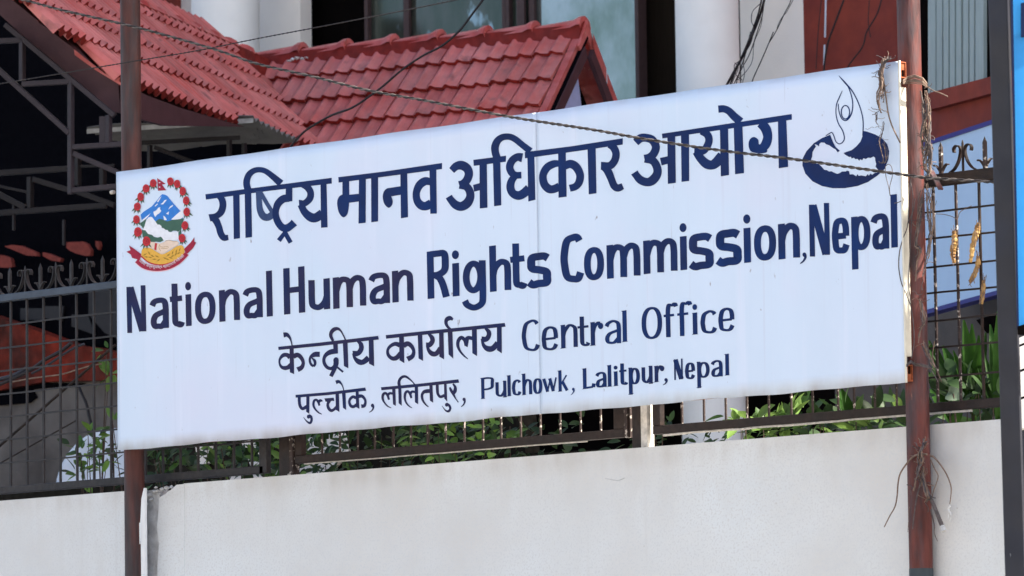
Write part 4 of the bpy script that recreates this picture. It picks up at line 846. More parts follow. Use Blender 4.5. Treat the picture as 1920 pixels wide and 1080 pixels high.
# ---- latin glyph skeletons: u across 0..1 (inset by half a stem), v in x-heights
def glyph(ch, L, T, B, C, serif):
    """L: half stem in u; T/B: half nib in v; C: cap height in x-heights. returns strokes [(pts, smooth, closed)], dots"""
    Rr = 1-L; t = 1-T; c = C-T; md = 0.5
    S = []; dots = []
    def st(*p, sm=True, cl=False): S.append((list(p), sm, cl))
    if ch == 'o': st(*[(md+(0.5-L)*abs(math.cos(a))**0.86*(1 if math.cos(a) > 0 else -1), 0.5+(0.5-B)*abs(math.sin(a))**0.86*(1 if math.sin(a) > 0 else -1)) for a in [2*math.pi*k/20 for k in range(20)]], cl=True)
    elif ch == 'O': st(*[(md+(0.5-L)*abs(math.cos(a))**0.88*(1 if math.cos(a) > 0 else -1), C/2+(C/2-B)*abs(math.sin(a))**0.88*(1 if math.sin(a) > 0 else -1)) for a in [2*math.pi*k/20 for k in range(20)]], cl=True)
    elif ch == 'n': st((L, 0), (L, 1), sm=False); st((L, .52), (L+.10, .74), (md+.02, t), (Rr-.05, .84), (Rr, .62), (Rr, .3), (Rr, 0))
    elif ch == 'h': st((L, 0), (L, C), sm=False); st((L, .52), (L+.10, .74), (md+.02, t), (Rr-.05, .84), (Rr, .62), (Rr, .3), (Rr, 0))
    elif ch == 'm':
        st((L, 0), (L, 1), sm=False)
        st((L, .55), (L+.08, .80), (L+.20, t), (md-.035, .84), (md, .62), (md, .3), (md, 0)); st((md, .58), (md+.08, .80), (md+.22, t), (Rr-.035, .84), (Rr, .62), (Rr, .3), (Rr, 0))
    elif ch == 'u': st((L, 1), (L, .7), (L, .38), (L+.05, .17), (md-.03, B), (Rr-.12, .22), (Rr, .42)); st((Rr, 1), (Rr, 0), sm=False)
    elif ch == 'a':
        st((.10, .76), (.22, .88), (md+.02, t), (Rr-.07, .86), (Rr, .66), (Rr, .3), (Rr, 0)); st((Rr, .56), (.66, .52), (.30, .44), (L, .27), (L+.06, .10), (.42, B), (.62, .08), (Rr, .24))
    elif ch == 'e': st((L+.02, .49), (Rr-.01, .49), sm=False); st((Rr, .48), (Rr-.01, .70), (Rr-.10, .88), (md, t), (L+.10, .86), (L, .60), (L, .38), (L+.08, .13), (md+.05, B), (Rr-.10, .10), (Rr+.02, .24))
    elif ch == 'c': st((Rr+.02, .80), (Rr-.08, .90), (md+.05, t), (L+.10, .84), (L, .58), (L, .40), (L+.10, .14), (md+.06, B), (Rr-.08, .09), (Rr+.03, .23))
    elif ch == 'C': st((Rr+.02, C*.85), (Rr-.08, C*.93), (md+.10, c), (L+.13, C*.87), (L, C*.60), (L, C*.40), (L+.12, C*.13), (md+.10, B), (Rr-.06, C*.07), (Rr+.05, C*.19))
    elif ch == 'i': st((md, 0), (md, 1), sm=False); dots.append((md, 1.255))
    elif ch == 'l': st((md, 0), (md, C), sm=False)
    elif ch == 't': st((.40, 1.36), (.40, .9), (.40, .40), (.43, .15), (.62, B*1.1), (.86, .06), (.96, .15)); st((0, .885), (1, .885), sm=False)
    elif ch == 'g':
        st((Rr, .98), (Rr, .5), (Rr, -.10), (Rr-.06, -.34), (md-.02, -.44), (.18, -.34), (.07, -.20))
        st(*[(md-.04+(0.46-L)*math.cos(a), 0.5+(0.5-B)*math.sin(a)) for a in [2*math.pi*k/16 for k in range(16)]], cl=True)
    elif ch == 'p':
        st((L, 1), (L, -.54), sm=False)
        st(*[(md+.02+(0.48-L)*abs(math.cos(a))**0.9*(1 if math.cos(a) > 0 else -1), 0.5+(0.5-B)*abs(math.sin(a))**0.9*(1 if math.sin(a) > 0 else -1)) for a in [2*math.pi*k/18 for k in range(18)]], cl=True)
    elif ch == 's': st((.90, .83), (.74, .90), (.50, t), (.20, .88), (L, .70), (.20, .56), (.52, .50), (.82, .42), (Rr, .27), (.82, .10), (.46, B), (.22, .07), (.04, .16))
    elif ch == 'r': st((L, 0), (L, 1), sm=False); st((L, .55), (L+.14, .80), (.62, t-.01), (.78, .92)); dots.append((.82, .80))
    elif ch == 'f': st((.30, 0), (.30, .6), (.30, 1.1), (.38, 1.33), (.58, C-T), (.78, 1.36), (.86, 1.24)); st((0, .90), (.72, .90), sm=False)
    elif ch == 'N': st((L, 0), (L, C), sm=False); st((Rr, C), (Rr, 0), sm=False); st((L+.06, C-.02), (Rr-.06, .02), sm=False)
    elif ch == 'H': st((L, 0), (L, C), sm=False); st((Rr, 0), (Rr, C), sm=False); st((L, C*.515), (Rr, C*.515), sm=False)
    elif ch == 'R': st((L, 0), (L, C), sm=False); st((L, c), (.50, c), (.78, C*.92), (.90-L*.5, C*.74), (.78, C*.57), (.50, C*.49), (L, C*.49)); st((.42, C*.47), (.58, C*.40), (.72, C*.24), (Rr+.0, 0))
    elif ch == 'P': st((L, 0), (L, C), sm=False); st((L, c), (.55, c), (.86, C*.90), (Rr, C*.70), (.84, C*.51), (.55, C*.44), (L, C*.44))
    elif ch == 'L': st((L, 0), (L, C), sm=False); st((L, T), (.90, T+.02), sm=False); st((.92, T), (.98, .30), sm=False)
    elif ch == 'w': st((.08, 1), (.34, .02), sm=False); st((.34, .05), (.52, .86), sm=False); st((.50, .98), (.74, .02), sm=False); st((.74, .05), (.95, 1.0), sm=False)
    elif ch == 'k': st((L, 0), (L, C), sm=False); st((L+.05, .42), (.86, 1.02), sm=False); st((.42, .62), (.90, .02), sm=False)
    return S, dots
def text(line, ox, oy, s, sl, nib, cap, letters, m_, serif=False, lean=0.02):
    """letters: (char, xl, xr, ybase_at_centre, ytop) in crop pixels; ytop = x-height top (or cap top for tall letters)"""
    for ch, xl, xr, yb, yt in letters:
        wd = (xr-xl)/s; x0 = ox+xl/s; ybp = oy+yb/s; H = (yb-yt)/s
        tall = ch in 'NHRCOPLlhkf'
        C = cap; h = H/C if tall else H
        if ch == 't': h = H/1.42
        wx, wy = nib
        Lu = min(wx/2/wd, 0.5); Tv = wy/2/h
        S, dots = glyph(ch, Lu, Tv, Tv, C, serif)
        b = MB()
        def mp(u, v):
            X = x0+u*wd-lean*v*h+lean*h*0.4
            return X, ybp+sl*(u-0.5)*wd-v*h
        for pts, sm, cl in S:
            q = []
            for i, (u, v) in enumerate(pts):
                X, Yp = mp(u, v); wf = 1.0
                if ch == 'N' and len(S) and pts is S[2][0]: wf = 1.18 if not serif else 1.35
                if ch == 'N' and pts is not S[2][0]: wf = 0.80 if not serif else 0.45
                if not serif and ch in 'sCR': wf = {'s': 1.22, 'C': 1.10, 'R': 1.05}[ch]
                if serif and ch == 'w' and pts in (S[1][0], S[3][0]): wf = 0.5
                if serif and ch == 'k' and pts is S[1][0]: wf = 0.5
                if serif and not sm and len(pts) == 2 and ch not in 'NwkLHe' and False: wf = 1
                q.append((X, Yp, wf))
            if not sm and len(q) == 2 and abs(q[0][0]-q[1][0]) < 0.5*abs(q[0][1]-q[1][1])*0.12+0.6 and ch not in 'N':
                # upright stem: ends cut parallel to the line of text
                hw = wx/2; (xa, ya, _), (xb_, yb_, _) = q
                poly_mesh(b, [(xa-hw, ya-sl*hw), (xa+hw, ya+sl*hw), (xb_+hw, yb_+sl*hw), (xb_-hw, yb_-sl*hw)])
                if serif:
                    for (xx, yy, dn) in ((xa, ya, 1), (xb_, yb_, -1)):
                        lw = hw*1.55 if (yy > ybp-2 or ch in 'PLhlkN') else hw*1.3
                        rw = lw if yy > ybp-2 else hw
                        poly_mesh(b, [(xx-lw, yy-sl*lw), (xx+rw, yy+sl*rw), (xx+hw*.9, yy-dn*1.4), (xx-hw*.9, yy-dn*1.4)] if dn > 0 else [(xx-lw, yy-sl*lw+.4), (xx+rw, yy+sl*rw-.2), (xx+hw*.9, yy+1.8), (xx-hw*.9, yy+2.4)])
            else: stroke(b, q, nib=nib, smooth=sm, closed=cl, n=6)
        for (u, v) in dots:
            X, Yp = mp(u, v)
            if ch == 'i': ellipse(b, X, Yp, wx*0.50+.2, h*0.133)
            else: ellipse(b, X, Yp, wx*0.62, wx*0.75)
        b.build('letter', m_ if not isinstance(m_, str) else M[m_], sign, normals=False)
SL = -0.114
n2 = (11.3, 10.2)
text(2, 230, 490, 6.4, SL, n2, 1.45, [('N', 45, 288, 850, 297), ('a', 335, 553, 808, 435), ('t', 570, 715, 790, 243), ('o', 868, 1115, 752, 365), ('n', 1158, 1405, 714, 335), ('a', 1450, 1680, 680, 310), ('l', 1725, 1800, 661, 113)], 'ink2')
text(2, 230, 490, 6.4, SL, (10.6, 9.6), 1.45, [('i', 757, 825, 776, 395)], 'ink2')
n2 = (11.9, 10.6)
text(2, 520, 470, 6.4, SL, n2, 1.45, [('H', 77, 332, 754, 200), ('u', 375, 632, 712, 343), ('m', 668, 1065, 678, 302), ('a', 1105, 1350, 638, 262), ('n', 1378, 1632, 610, 232)], 'ink2')
n2 = (12.7, 11.4)
text(2, 790, 440, 6.4, SL, n2, 1.45, [('R', 72, 338, 758, 190), ('i', 370, 460, 738, 342), ('g', 498, 775, 702, 310), ('h', 820, 1077, 674, 122), ('t', 1070, 1240, 646, 80), ('s', 1280, 1547, 622, 225)], 'ink')
text(2, 1040, 400, 6.4, SL, n2, 1.45, [('C', 78, 338, 828, 255), ('o', 352, 592, 803, 405), ('m', 625, 1027, 765, 362), ('m', 1065, 1472, 708, 308), ('i', 1503, 1590, 680, 275), ('s', 1622, 1897, 661, 245)], 'ink')
n2 = (13.1, 12.4)
text(2, 1300, 380, 7.7125, SL, n2, 1.45, [('s', 338, 686, 895, 397), ('i', 723, 838, 868, 365), ('o', 877, 1197, 838, 328), ('n', 1228, 1540, 806, 294)], 'ink')
n2 = (12.2, 11.6)
text(2, 1490, 350, 6.752, SL, n2, 1.45, [('N', 180, 452, 874, 217), ('e', 473, 692, 848, 393), ('p', 718, 960, 805, 372), ('a', 980, 1195, 792, 338), ('l', 1220, 1303, 770, 98)], 'ink')
n3 = (8.1, 4.3)
text(3, 960, 570, 8.0, SL, n3, 1.36, [('C', 150, 408, 710, 238), ('e', 447, 690, 697, 335), ('n', 735, 985, 655, 303), ('t', 985, 1150, 635, 167), ('r', 1180, 1365, 617, 265), ('a', 1395, 1635, 598, 240), ('l', 1655, 1728, 568, 97)], 'ink', True)
text(3, 1190, 560, 9.143, SL, (8.6, 4.5), 1.36, [('O', 120, 472, 692, 143), ('f', 500, 748, 655, 95), ('f', 733, 995, 635, 68), ('i', 990, 1080, 614, 240), ('c', 1130, 1408, 600, 200), ('e', 1437, 1710, 563, 155)], 'ink', True)
n4 = (6.1, 3.3)
text(4, 890, 680, 9.6, SL, n4, 1.37, [('P', 118, 348, 642, 262), ('u', 375, 572, 612, 345), ('l', 585, 655, 603, 227), ('c', 672, 838, 592, 305), ('h', 858, 1035, 576, 192), ('o', 1050, 1218, 562, 282), ('w', 1225, 1480, 526, 278), ('k', 1508, 1680, 515, 133)], 'ink', True)
text(4, 1080, 650, 6.194, SL, (6.9, 3.6), 1.37, [('L', 80, 210, 487, 247), ('a', 230, 355, 473, 293), ('l', 367, 413, 465, 214), ('i', 440, 485, 457, 287), ('t', 503, 588, 445, 183), ('p', 612, 743, 437, 247), ('u', 762, 890, 423, 235), ('r', 912, 1020, 408, 219), ('N', 1128, 1252, 383, 143), ('e', 1267, 1383, 378, 185), ('p', 1406, 1552, 362, 178), ('a', 1570, 1703, 350, 155), ('l', 1732, 1780, 333, 84)], 'ink', True)
# ---- commission logo at the right end
lg = (1490, 130, 4.5)
logo = MB(); draw(logo, [('p', [(300, 552), (230, 580), (160, 625), (100, 690), (68, 750), (65, 810), (90, 880), (150, 945), (230, 985), (320, 1003), (420, 1003), (530, 985), (620, 950), (700, 895), (760, 840), (790, 760), (797, 690), (780, 630), (740, 585), (680, 550), (610, 525), (578, 520), (573, 562), (555, 610), (520, 650), (480, 682), (412, 705), (425, 720), (460, 740), (475, 738), (480, 752), (500, 745), (512, 758), (530, 755), (545, 772), (552, 758), (570, 768), (580, 750), (600, 757), (620, 745), (640, 748), (665, 735), (678, 745), (680, 770), (688, 800), (682, 820), (700, 845), (716, 862), (690, 872), (672, 875), (655, 890), (640, 880), (625, 898), (618, 884), (600, 902), (560, 895), (540, 900), (530, 885), (520, 902), (490, 885), (465, 887), (458, 858), (440, 855), (430, 862), (400, 862), (380, 875), (360, 882), (340, 875), (325, 868), (310, 860), (290, 862), (270, 850), (250, 848), (230, 825), (205, 800), (160, 790), (135, 772), (148, 735), (150, 700), (165, 672), (180, 652), (168, 632), (190, 638), (206, 652), (208, 630), (222, 617), (250, 618), (265, 632), (290, 640), (325, 665), (345, 675), (362, 700), (382, 688), (345, 655), (322, 610)])], *lg)
o = logo.build('hand_emblem', M['ink'], sign, normals=False)
logo = MB(); draw(logo, [('s', [(372, 53, 4), (400, 85, 10), (440, 130, 13), (490, 190, 10), (540, 290, 9), (570, 390, 9), (578, 470, 9), (574, 560, 9)]), ('s', [(432, 115, 4), (465, 180, 9), (488, 270, 9), (485, 350, 10), (462, 405, 13), (430, 432, 10), (395, 412, 9), (373, 350, 8), (367, 290, 7)]),
    ('s', [(402, 180, 4), (375, 240, 9), (352, 300, 8), (349, 380, 8), (368, 455, 9), (405, 520, 9), (419, 580, 9), (405, 614, 9), (376, 629, 8), (347, 608, 8), (330, 560, 8), (313, 533, 8), (290, 543, 8), (262, 560, 7)])], *lg)
stroke(logo, [(1490+(428+35*math.cos(a))/4.5, 130+(362+57*math.sin(a))/4.5, 9/4.5) for a in [2*math.pi*k/20 for k in range(20)]], closed=True)
logo.build('figure_line', M['ink'], sign, normals=False)
# ---- national emblem at the left end
K_ = (225, 325, 5.68)
def em(name, prims, m, par, y):
    global lay
    b = MB(); old = lay
    def lay(): LAY[0] = (LAY[0]+1) % 9; return y+0.00002*(LAY[0] % 9)
    draw(b, prims, *K_); lay = old
    return b.build(name, m, par, normals=False)
E0 = 0.0010
EM = {k: mat('emblem_'+k, c, 0.5, var=0.06, scale=20) for k, c in dict(blue=(0.03, 0.20, 0.62), green=(0.045, 0.12, 0.085), yellow=(0.75, 0.42, 0.06), gold=(0.36, 0.20, 0.02), red=(0.48, 0.02, 0.03), crimson=(0.33, 0.01, 0.04), rose=(0.50, 0.02, 0.03), rosed=(0.26, 0.01, 0.02), leaf=(0.05, 0.09, 0.05), skin=(0.78, 0.62, 0.50), white=(0.80, 0.82, 0.88), pink=(0.80, 0.55, 0.66)).items()}
crest = em('crest', [('s', [(180, 925, 74), (250, 982, 74), (340, 1010, 74), (440, 1010, 74), (540, 985, 74), (630, 930, 70), (715, 850, 58)])], EM['pink'], sign, E0)
em('mountain', [('p', [(218, 440), (250, 410), (280, 390), (340, 350), (400, 280), (430, 240), (450, 222), (480, 228), (505, 242), (560, 310), (640, 400), (668, 385), (675, 470), (640, 505), (500, 522), (390, 522), (340, 470), (320, 465), (300, 480), (232, 502)])], EM['blue'], crest, E0+0.00030)
em('snow', [('p', [(545, 490), (600, 440), (640, 405), (672, 375), (675, 465), (640, 490), (600, 502)]), ('p', [(355, 410), (385, 395), (410, 365), (430, 360), (425, 380), (440, 400), (420, 425), (395, 440), (375, 465), (362, 440)]), ('p', [(430, 330), (455, 312), (475, 285), (500, 280), (480, 305), (460, 330)]), ('p', [(515, 385), (535, 350), (565, 335), (560, 352), (540, 365)]), ('p', [(490, 430), (522, 405), (515, 440)]), ('p', [(460, 450), (478, 460), (500, 495), (470, 498)]), ('p', [(395, 300), (420, 265), (445, 240), (425, 275), (405, 310)]), ('p', [(232, 500), (280, 460), (325, 425), (300, 460), (260, 500)]), ('p', [(368, 350), (395, 322), (405, 325), (380, 352)]), ('p', [(300, 470), (330, 462), (345, 470), (385, 525), (430, 545), (470, 592), (500, 600), (530, 625), (620, 620), (625, 700), (520, 720), (460, 715), (445, 690), (400, 680), (350, 670), (290, 640), (245, 600), (262, 540)])], EM['white'], crest, E0+0.00060)
em('green_hill', [('p', [(378, 515), (400, 495), (420, 485), (450, 490), (500, 512), (560, 495), (620, 490), (682, 478), (660, 560), (650, 600), (618, 622), (600, 612), (565, 610), (545, 625), (520, 622), (505, 602), (485, 602), (465, 585), (445, 580), (440, 560), (420, 545), (400, 545)]), ('p', [(215, 530), (245, 510), (280, 482), (270, 530), (262, 560), (248, 590), (225, 560)]), ('p', [(235, 600), (270, 608), (300, 645), (340, 655), (365, 678), (400, 685), (435, 674), (450, 690), (465, 715), (430, 732), (380, 728), (340, 735), (310, 715), (240, 680)]), ('p', [(620, 630), (650, 600), (655, 660), (625, 700)])], EM['green'], crest, E0+0.00090)
em('field', [('q', [(228, 842), (240, 805), (280, 790), (330, 800), (390, 835), (450, 862), (520, 830), (600, 780), (655, 765), (682, 800), (682, 850), (620, 915), (540, 958), (440, 972), (350, 962), (270, 925), (232, 885)])], EM['yellow'], crest, E0+0.00120)
wh = []
for (x, y, a) in [(265, 865, -30), (310, 850, 60), (345, 880, 30), (395, 885, 25), (320, 895, 15), (365, 915, 0), (410, 925, -35), (280, 890, 10), (505, 915, 20), (515, 870, -40), (560, 880, -35), (595, 860, -55), (480, 905, 25), (600, 830, -70), (635, 815, -70), (560, 845, -75), (540, 900, 15), (625, 850, -30)]:
    ca, sa = math.cos(R(a)), math.sin(R(a)); wh.append(('p', [(x+ca*u-sa*v, y+sa*u+ca*v) for u, v in ((-26, 0), (0, -8), (26, 0), (0, 8))]))
em('wheat', wh, EM['gold'], crest, E0+0.00150)
em('hands', [('q', [(312, 740), (345, 730), (400, 742), (430, 745), (500, 720), (560, 722), (622, 732), (612, 768), (560, 795), (500, 830), (460, 858), (425, 852), (385, 825), (340, 800), (312, 790)])], EM['skin'], crest, E0+0.00150)
em('cuff', [('p', [(372, 742), (396, 746), (386, 822), (364, 812)])], EM['red'], crest, E0+0.00180)
em('fingers', [('s', [(420, 770, 4), (450, 785, 4), (500, 780, 4), (520, 790, 4)]), ('s', [(430, 795, 4), (460, 800, 4), (505, 800, 4)]), ('s', [(480, 722, 4), (520, 712, 4), (560, 722, 4), (610, 722, 4)]), ('s', [(425, 755, 4), (415, 790, 4), (435, 830, 4)])], EM['gold'], crest, E0+0.00180)
em('ribbon', [('p', [(95, 768), (145, 800), (225, 860), (212, 925), (178, 915), (128, 900), (115, 865), (68, 835), (112, 818)]), ('p', [(792, 680), (790, 725), (810, 738), (778, 795), (722, 852), (700, 850), (682, 805), (750, 738)]), ('s', [(180, 925, 58), (250, 982, 58), (340, 1008, 58), (440, 1008, 58), (540, 983, 58), (630, 930, 56), (712, 855, 44)])], EM['crimson'], crest, E0+0.00150)
em('ribbon_edge', [('s', [(222, 880, 14), (300, 945, 14), (390, 972, 14), (470, 972, 14), (560, 945, 14), (640, 900, 14), (680, 858, 14)])], EM['red'], crest, E0+0.00195)
em('flag', [('p', [(395, 50), (487, 112), (446, 120), (492, 180), (405, 186)])], EM['crimson'], crest, E0+0.00030)
em('flag_mark', [('e', 421, 100, 9, 4), ('e', 421, 146, 9, 5)], EM['white'], crest, E0+0.00065)
rs_ = random.Random(5)
for (x, y) in [(535, 85), (607, 112), (668, 190), (705, 290), (710, 410), (690, 555), (660, 690), (353, 105), (277, 160), (218, 250), (183, 355), (175, 490), (190, 622), (282, 722)]:
    cx, cy = 445, 500; dx_, dy_ = x-cx, y-cy; L_ = math.hypot(dx_, dy_); dx_, dy_ = dx_/L_, dy_/L_
    rr = 47 if y > 600 and x < 300 else 40
    lv = []
    for a in (60, 85, 110, 35 if x > 445 else 140):
        ca, sa = math.cos(R(a+rs_.uniform(-8, 8))), math.sin(R(a+rs_.uniform(-8, 8)))
        ln = rr*1.95; lv.append(('p', [(x+ca*ln, y+sa*ln), (x+ca*rr*.9-sa*11, y+sa*rr*.9+ca*11), (x, y), (x+ca*rr*.9+sa*11, y+sa*rr*.9-ca*11)]))
    lf = em('rose', [('q', [(x+rr*rs_.uniform(.88, 1.04)*0.92*math.cos(2*math.pi*k/10), y+rr*rs_.uniform(.92, 1.05)*1.12*math.sin(2*math.pi*k/10)) for k in range(10)])], EM['rose'], crest, E0+0.00255)
    em('rose_leaf', lv, EM['leaf'], lf if False else crest, E0+0.00215)
    em('petal_ring', [('s', [(x-rr*.55, y-5, 6), (x-10, y-rr*.55, 6), (x+rr*.45, y-8, 6), (x+rr*.3, y+rr*.5, 6), (x-rr*.35, y+rr*.5, 6)]), ('e', x, y, rr*.18, rr*.22)], EM['rosed'], crest, E0+0.00285)
# motto on the ribbon: short shirorekha words with hanging strokes (too small in the photo for more)
MOT = ['जननी', 'जन्मभूमिश्च', 'स्वर्गादपि', 'गरीयसी']
arc = catmull([(200, 915), (250, 962), (320, 992), (400, 1000), (480, 990), (560, 960), (630, 915), (685, 868)], 20)
arc = [np.array(p) for p in arc]; cum = [0]
for i in range(1, len(arc)): cum.append(cum[-1]+np.linalg.norm(arc[i]-arc[i-1]))
def arcpt(t):
    i = min(max(np.searchsorted(cum, t)-1, 0), len(arc)-2); f = (t-cum[i])/(cum[i+1]-cum[i]); d = (arc[i+1]-arc[i]); d = d/np.linalg.norm(d)
    return arc[i]+(arc[i+1]-arc[i])*f, d
try:
    cu = bpy.data.curves.new('motto', 'FONT'); cu.body = ' '.join(MOT); cu.size = 1; ob = bpy.data.objects.new('motto_text', cu); COL.objects.link(ob)
    dg = bpy.context.evaluated_depsgraph_get(); me = bpy.data.meshes.new_from_object(ob.evaluated_get(dg)); bpy.data.objects.remove(ob)
    xs_ = [v.co.x for v in me.vertices]; lo, hi = min(xs_), max(xs_)
    for v in me.vertices:
        t = 12+(v.co.x-lo)/(hi-lo)*(cum[-1]-20); p, d = arcpt(t); q = p+np.array([d[1], -d[0]])*(v.co.y-0.28)*38
        P = to_sheet([(K_[0]+q[0]/K_[2], K_[1]+q[1]/K_[2])], E0+0.0023)[0]; v.co = P-wloc(crest)
    me.materials.clear(); me.materials.append(EM['white']); me.name = 'motto'
    o = bpy.data.objects.new('motto', me); COL.objects.link(o); o.parent = crest
except Exception as e: print('motto', e)
# ------------------------------------------------------------------ posts
YP = YS+0.088
def post(name, px, py0, py1, m, lbl, r=0.0445):
    a = ptY(px[0], 0, YP); c = ptY(px[1], 1080, YP); d = (c-a)/(c.z-a.z)
    root = thing(name, Vector((c.x, YP, 0.14)), lbl, 'post', 'steel posts carrying the big sign')
    b = MB(); b.tube([c+d*(0.14-c.z), c+d*(7.0-c.z)], r, 32); b.build('tube', m, root)
    return root, (lambda z: c+d*(z-c.z))
pl_, _ = post('sign_post', (244, 253.5), 0, 0, M['post'], 'maroon steel post at the left end of the sign')
pr_, rp = post('sign_post', (1703, 1727.5), 0, 0, M['postR'], 'rust-red steel post at the right end, wrapped in dry vines')
zt = ptY(1730, 1066, YP).z; b = MB(); b.tube([rp(0.14), rp(zt)], 0.0456, 32); b.build('painted_foot', M['postT'], pr_, label='dark teal painted foot of the post')
# white paint run down the right side of the left post
b = MB()
pts = [(270.5, 915, 2), (268.5, 935, 7), (267.5, 970, 8), (267, 990, 10), (268, 1020, 8), (268.5, 1060, 8), (269, 1120, 8)]
for i in range(len(pts)-1):
    (x0_, y0_, w0_), (x1_, y1_, w1_) = pts[i], pts[i+1]
    yy = YP-0.034
    b.prism([ptY(x0_-w0_/2, y0_, yy), ptY(x0_+w0_/2, y0_, yy), ptY(x1_+w1_/2, y1_, yy), ptY(x1_-w1_/2, y1_, yy)], (0.0, 0.012, 0))
b.tube([ptY(261.8, 980, YP-0.0455), ptY(262.5, 1020, YP-0.0455)], 0.0022, 6)
b.build('paint_run', M['dripw'], pl_)
b = MB(); b.tube([ptY(1746, 320, YP-0.03), ptY(1764, 355, YP-0.06)], 0.006, rect=(0.02, 0.006)); b.build('welded_strap', M['postR'], pr_)
# ================================================================== plants
def leaf_mesh(name, m, L=1.0, wd=0.58, curl=0.12, fold=0.12, seg=5):
    b = MB(); vs = []
    for i in range(seg+1):
        t = i/seg; ww = wd*math.sin(math.pi*min(1, t*0.96+0.03))**0.8*(1-0.25*t); z = -curl*t*t
        vs += [(-ww/2, t*L, z+fold*ww), (0, t*L, z), (ww/2, t*L, z+fold*ww)]
    fs = []
    for i in range(seg):
        a = i*3; fs += [(a, a+1, a+4, a+3), (a+1, a+2, a+5, a+4)]
    me = bpy.data.meshes.new(name); me.from_pydata(vs, [], fs); me.polygons.foreach_set('use_smooth', [True]*len(fs)); me.materials.append(m); return me
LM = {'leaf': leaf_mesh('leaf', M['leaf']), 'leafd': leaf_mesh('leaf', M['leafd']), 'leafp': leaf_mesh('leaf', M['leafp']), 'leafb': leaf_mesh('leaf', M['leafb'])}
def orient(p, d, up, s, wide=1.0):
    d = d.normalized(); x = d.cross(up); x = x.normalized() if x.length > 1e-4 else d.orthogonal().normalized(); z = x.cross(d)
    m = Matrix((x*s*wide, d*s, z*s)).transposed().to_4x4(); m.translation = p; return m
def bush(px0, px1, py0, py1, ydep, n, size, lbl, kinds, seed, name='leafy_shrub', nstuff=0, dy=0.35, group='shrubs behind the compound wall', clusters=10, stems=9):
    """branches carrying clusters of leaves; px/py: extent in the photograph at depth plane ydep"""
    r = random.Random(seed)
    base = ptY((px0+px1)/2, py1+60, ydep)
    root = thing(name, Vector((base.x, base.y, 1.2)), lbl, 'shrub', group)
    sb = MB(); cl = []
    for k in range(clusters):
        c = ptY(r.uniform(px0, px1), r.uniform(py0, py1), ydep+r.uniform(-dy, dy)); cl.append(c)
    for k in range(stems):
        c = cl[k % len(cl)]; bb_ = Vector((base.x+r.uniform(-.15, .15), base.y, 1.3))
        mid = bb_.lerp(c, 0.55)+Vector((r.uniform(-.1, .1), 0, 0.05))
        sb.tube([Vector(q) for q in catmull([tuple(bb_), tuple(mid), tuple(c)], 5)], [0.006]*6+[0.004]*3+[0.002]*2, 6)
    sb.build('stem', M['bark'], root)
    def one():
        c = r.choice(cl); sp_ = (ptY(px1, py0, ydep)-ptY(px0, py0, ydep)).length/ (clusters**0.5)*0.62
        p = c+Vector((r.gauss(0, .5), r.gauss(0, .45), r.gauss(0, .45)))*sp_
        out = (p-c); d = (out.normalized() if out.length > 0.01 else Vector((0, 0, 1)))*0.8+Vector((r.uniform(-.7, .7), r.uniform(-.9, .2), r.uniform(-.5, .8)))
        up = Vector((r.uniform(-.6, .6), -0.5+r.uniform(-.5, .5), 0.8))
        return orient(p, d, up, size*r.uniform(.6, 1.25), r.uniform(.8, 1.25))
    for k in range(n):
        share('leaf', LM[r.choice(kinds)], root, one())
    if nstuff:
        b = MB(); src = LM[kinds[-1]]
        sv = [v.co.copy() for v in src.vertices]; sf = [tuple(f.vertices) for f in src.polygons]
        for k in range(nstuff):
            m = one(); m.translation = m.translation+Vector((0, 0.25+r.uniform(0, .3), 0)); b.add([m @ v for v in sv], sf, True)
        b.build('foliage', M['leafd'], root, kind='stuff', normals=False)
    return root
# left shrub by the white dish
bush(150, 228, 785, 905, YF+0.55, 75, 0.062, 'green leafy shrub in front of the white dish', ['leafb', 'leaf', 'leafb', 'leafd'], 11, nstuff=60, clusters=10, dy=0.15)
bush(196, 222, 655, 715, YF+0.5, 14, 0.07, 'small sprig of pale leaves at the left edge of the sign', ['leafp', 'leaf'], 12, clusters=3, stems=3, dy=0.1)
# under the left half of the sign
bush(262, 470, 815, 905, YF+0.6, 110, 0.065, 'dense dark shrub under the left third of the sign', ['leafd', 'leaf', 'leafd'], 13, nstuff=150, clusters=22, dy=0.3)
bush(395, 560, 810, 900, YF+0.55, 120, 0.06, 'bright green shrub under the sign, left of the brown fence post', ['leafb', 'leafb', 'leaf', 'leafd'], 14, nstuff=90, clusters=18, dy=0.25)
bush(560, 780, 790, 885, YF+0.6, 150, 0.06, 'twiggy dark shrub under the middle of the sign', ['leafd', 'leafd', 'leaf'], 15, nstuff=120, clusters=22, dy=0.3)
bush(760, 965, 775, 870, YF+0.55, 170, 0.066, 'bright green broad-leaved shrub under the middle of the sign', ['leafb', 'leafb', 'leaf', 'leafd'], 16, nstuff=100, clusters=22, dy=0.25)
bush(1180, 1275, 800, 835, YF+0.7, 60, 0.05, 'small dark green plant at the foot of the pale-sided fence post', ['leafd'], 17, nstuff=40, clusters=8, dy=0.1, stems=5)
bush(1365, 1500, 768, 815, YF+0.55, 90, 0.075, 'sunlit yellow-green plant under the right part of the sign', ['leafp', 'leafp', 'leaf'], 18, nstuff=60, clusters=12, dy=0.2)
bush(1480, 1700, 785, 815, YF+0.6, 90, 0.085, 'low dark green plants under the right end of the sign', ['leafd', 'leafd', 'leafp'], 19, nstuff=120, clusters=14, dy=0.2)
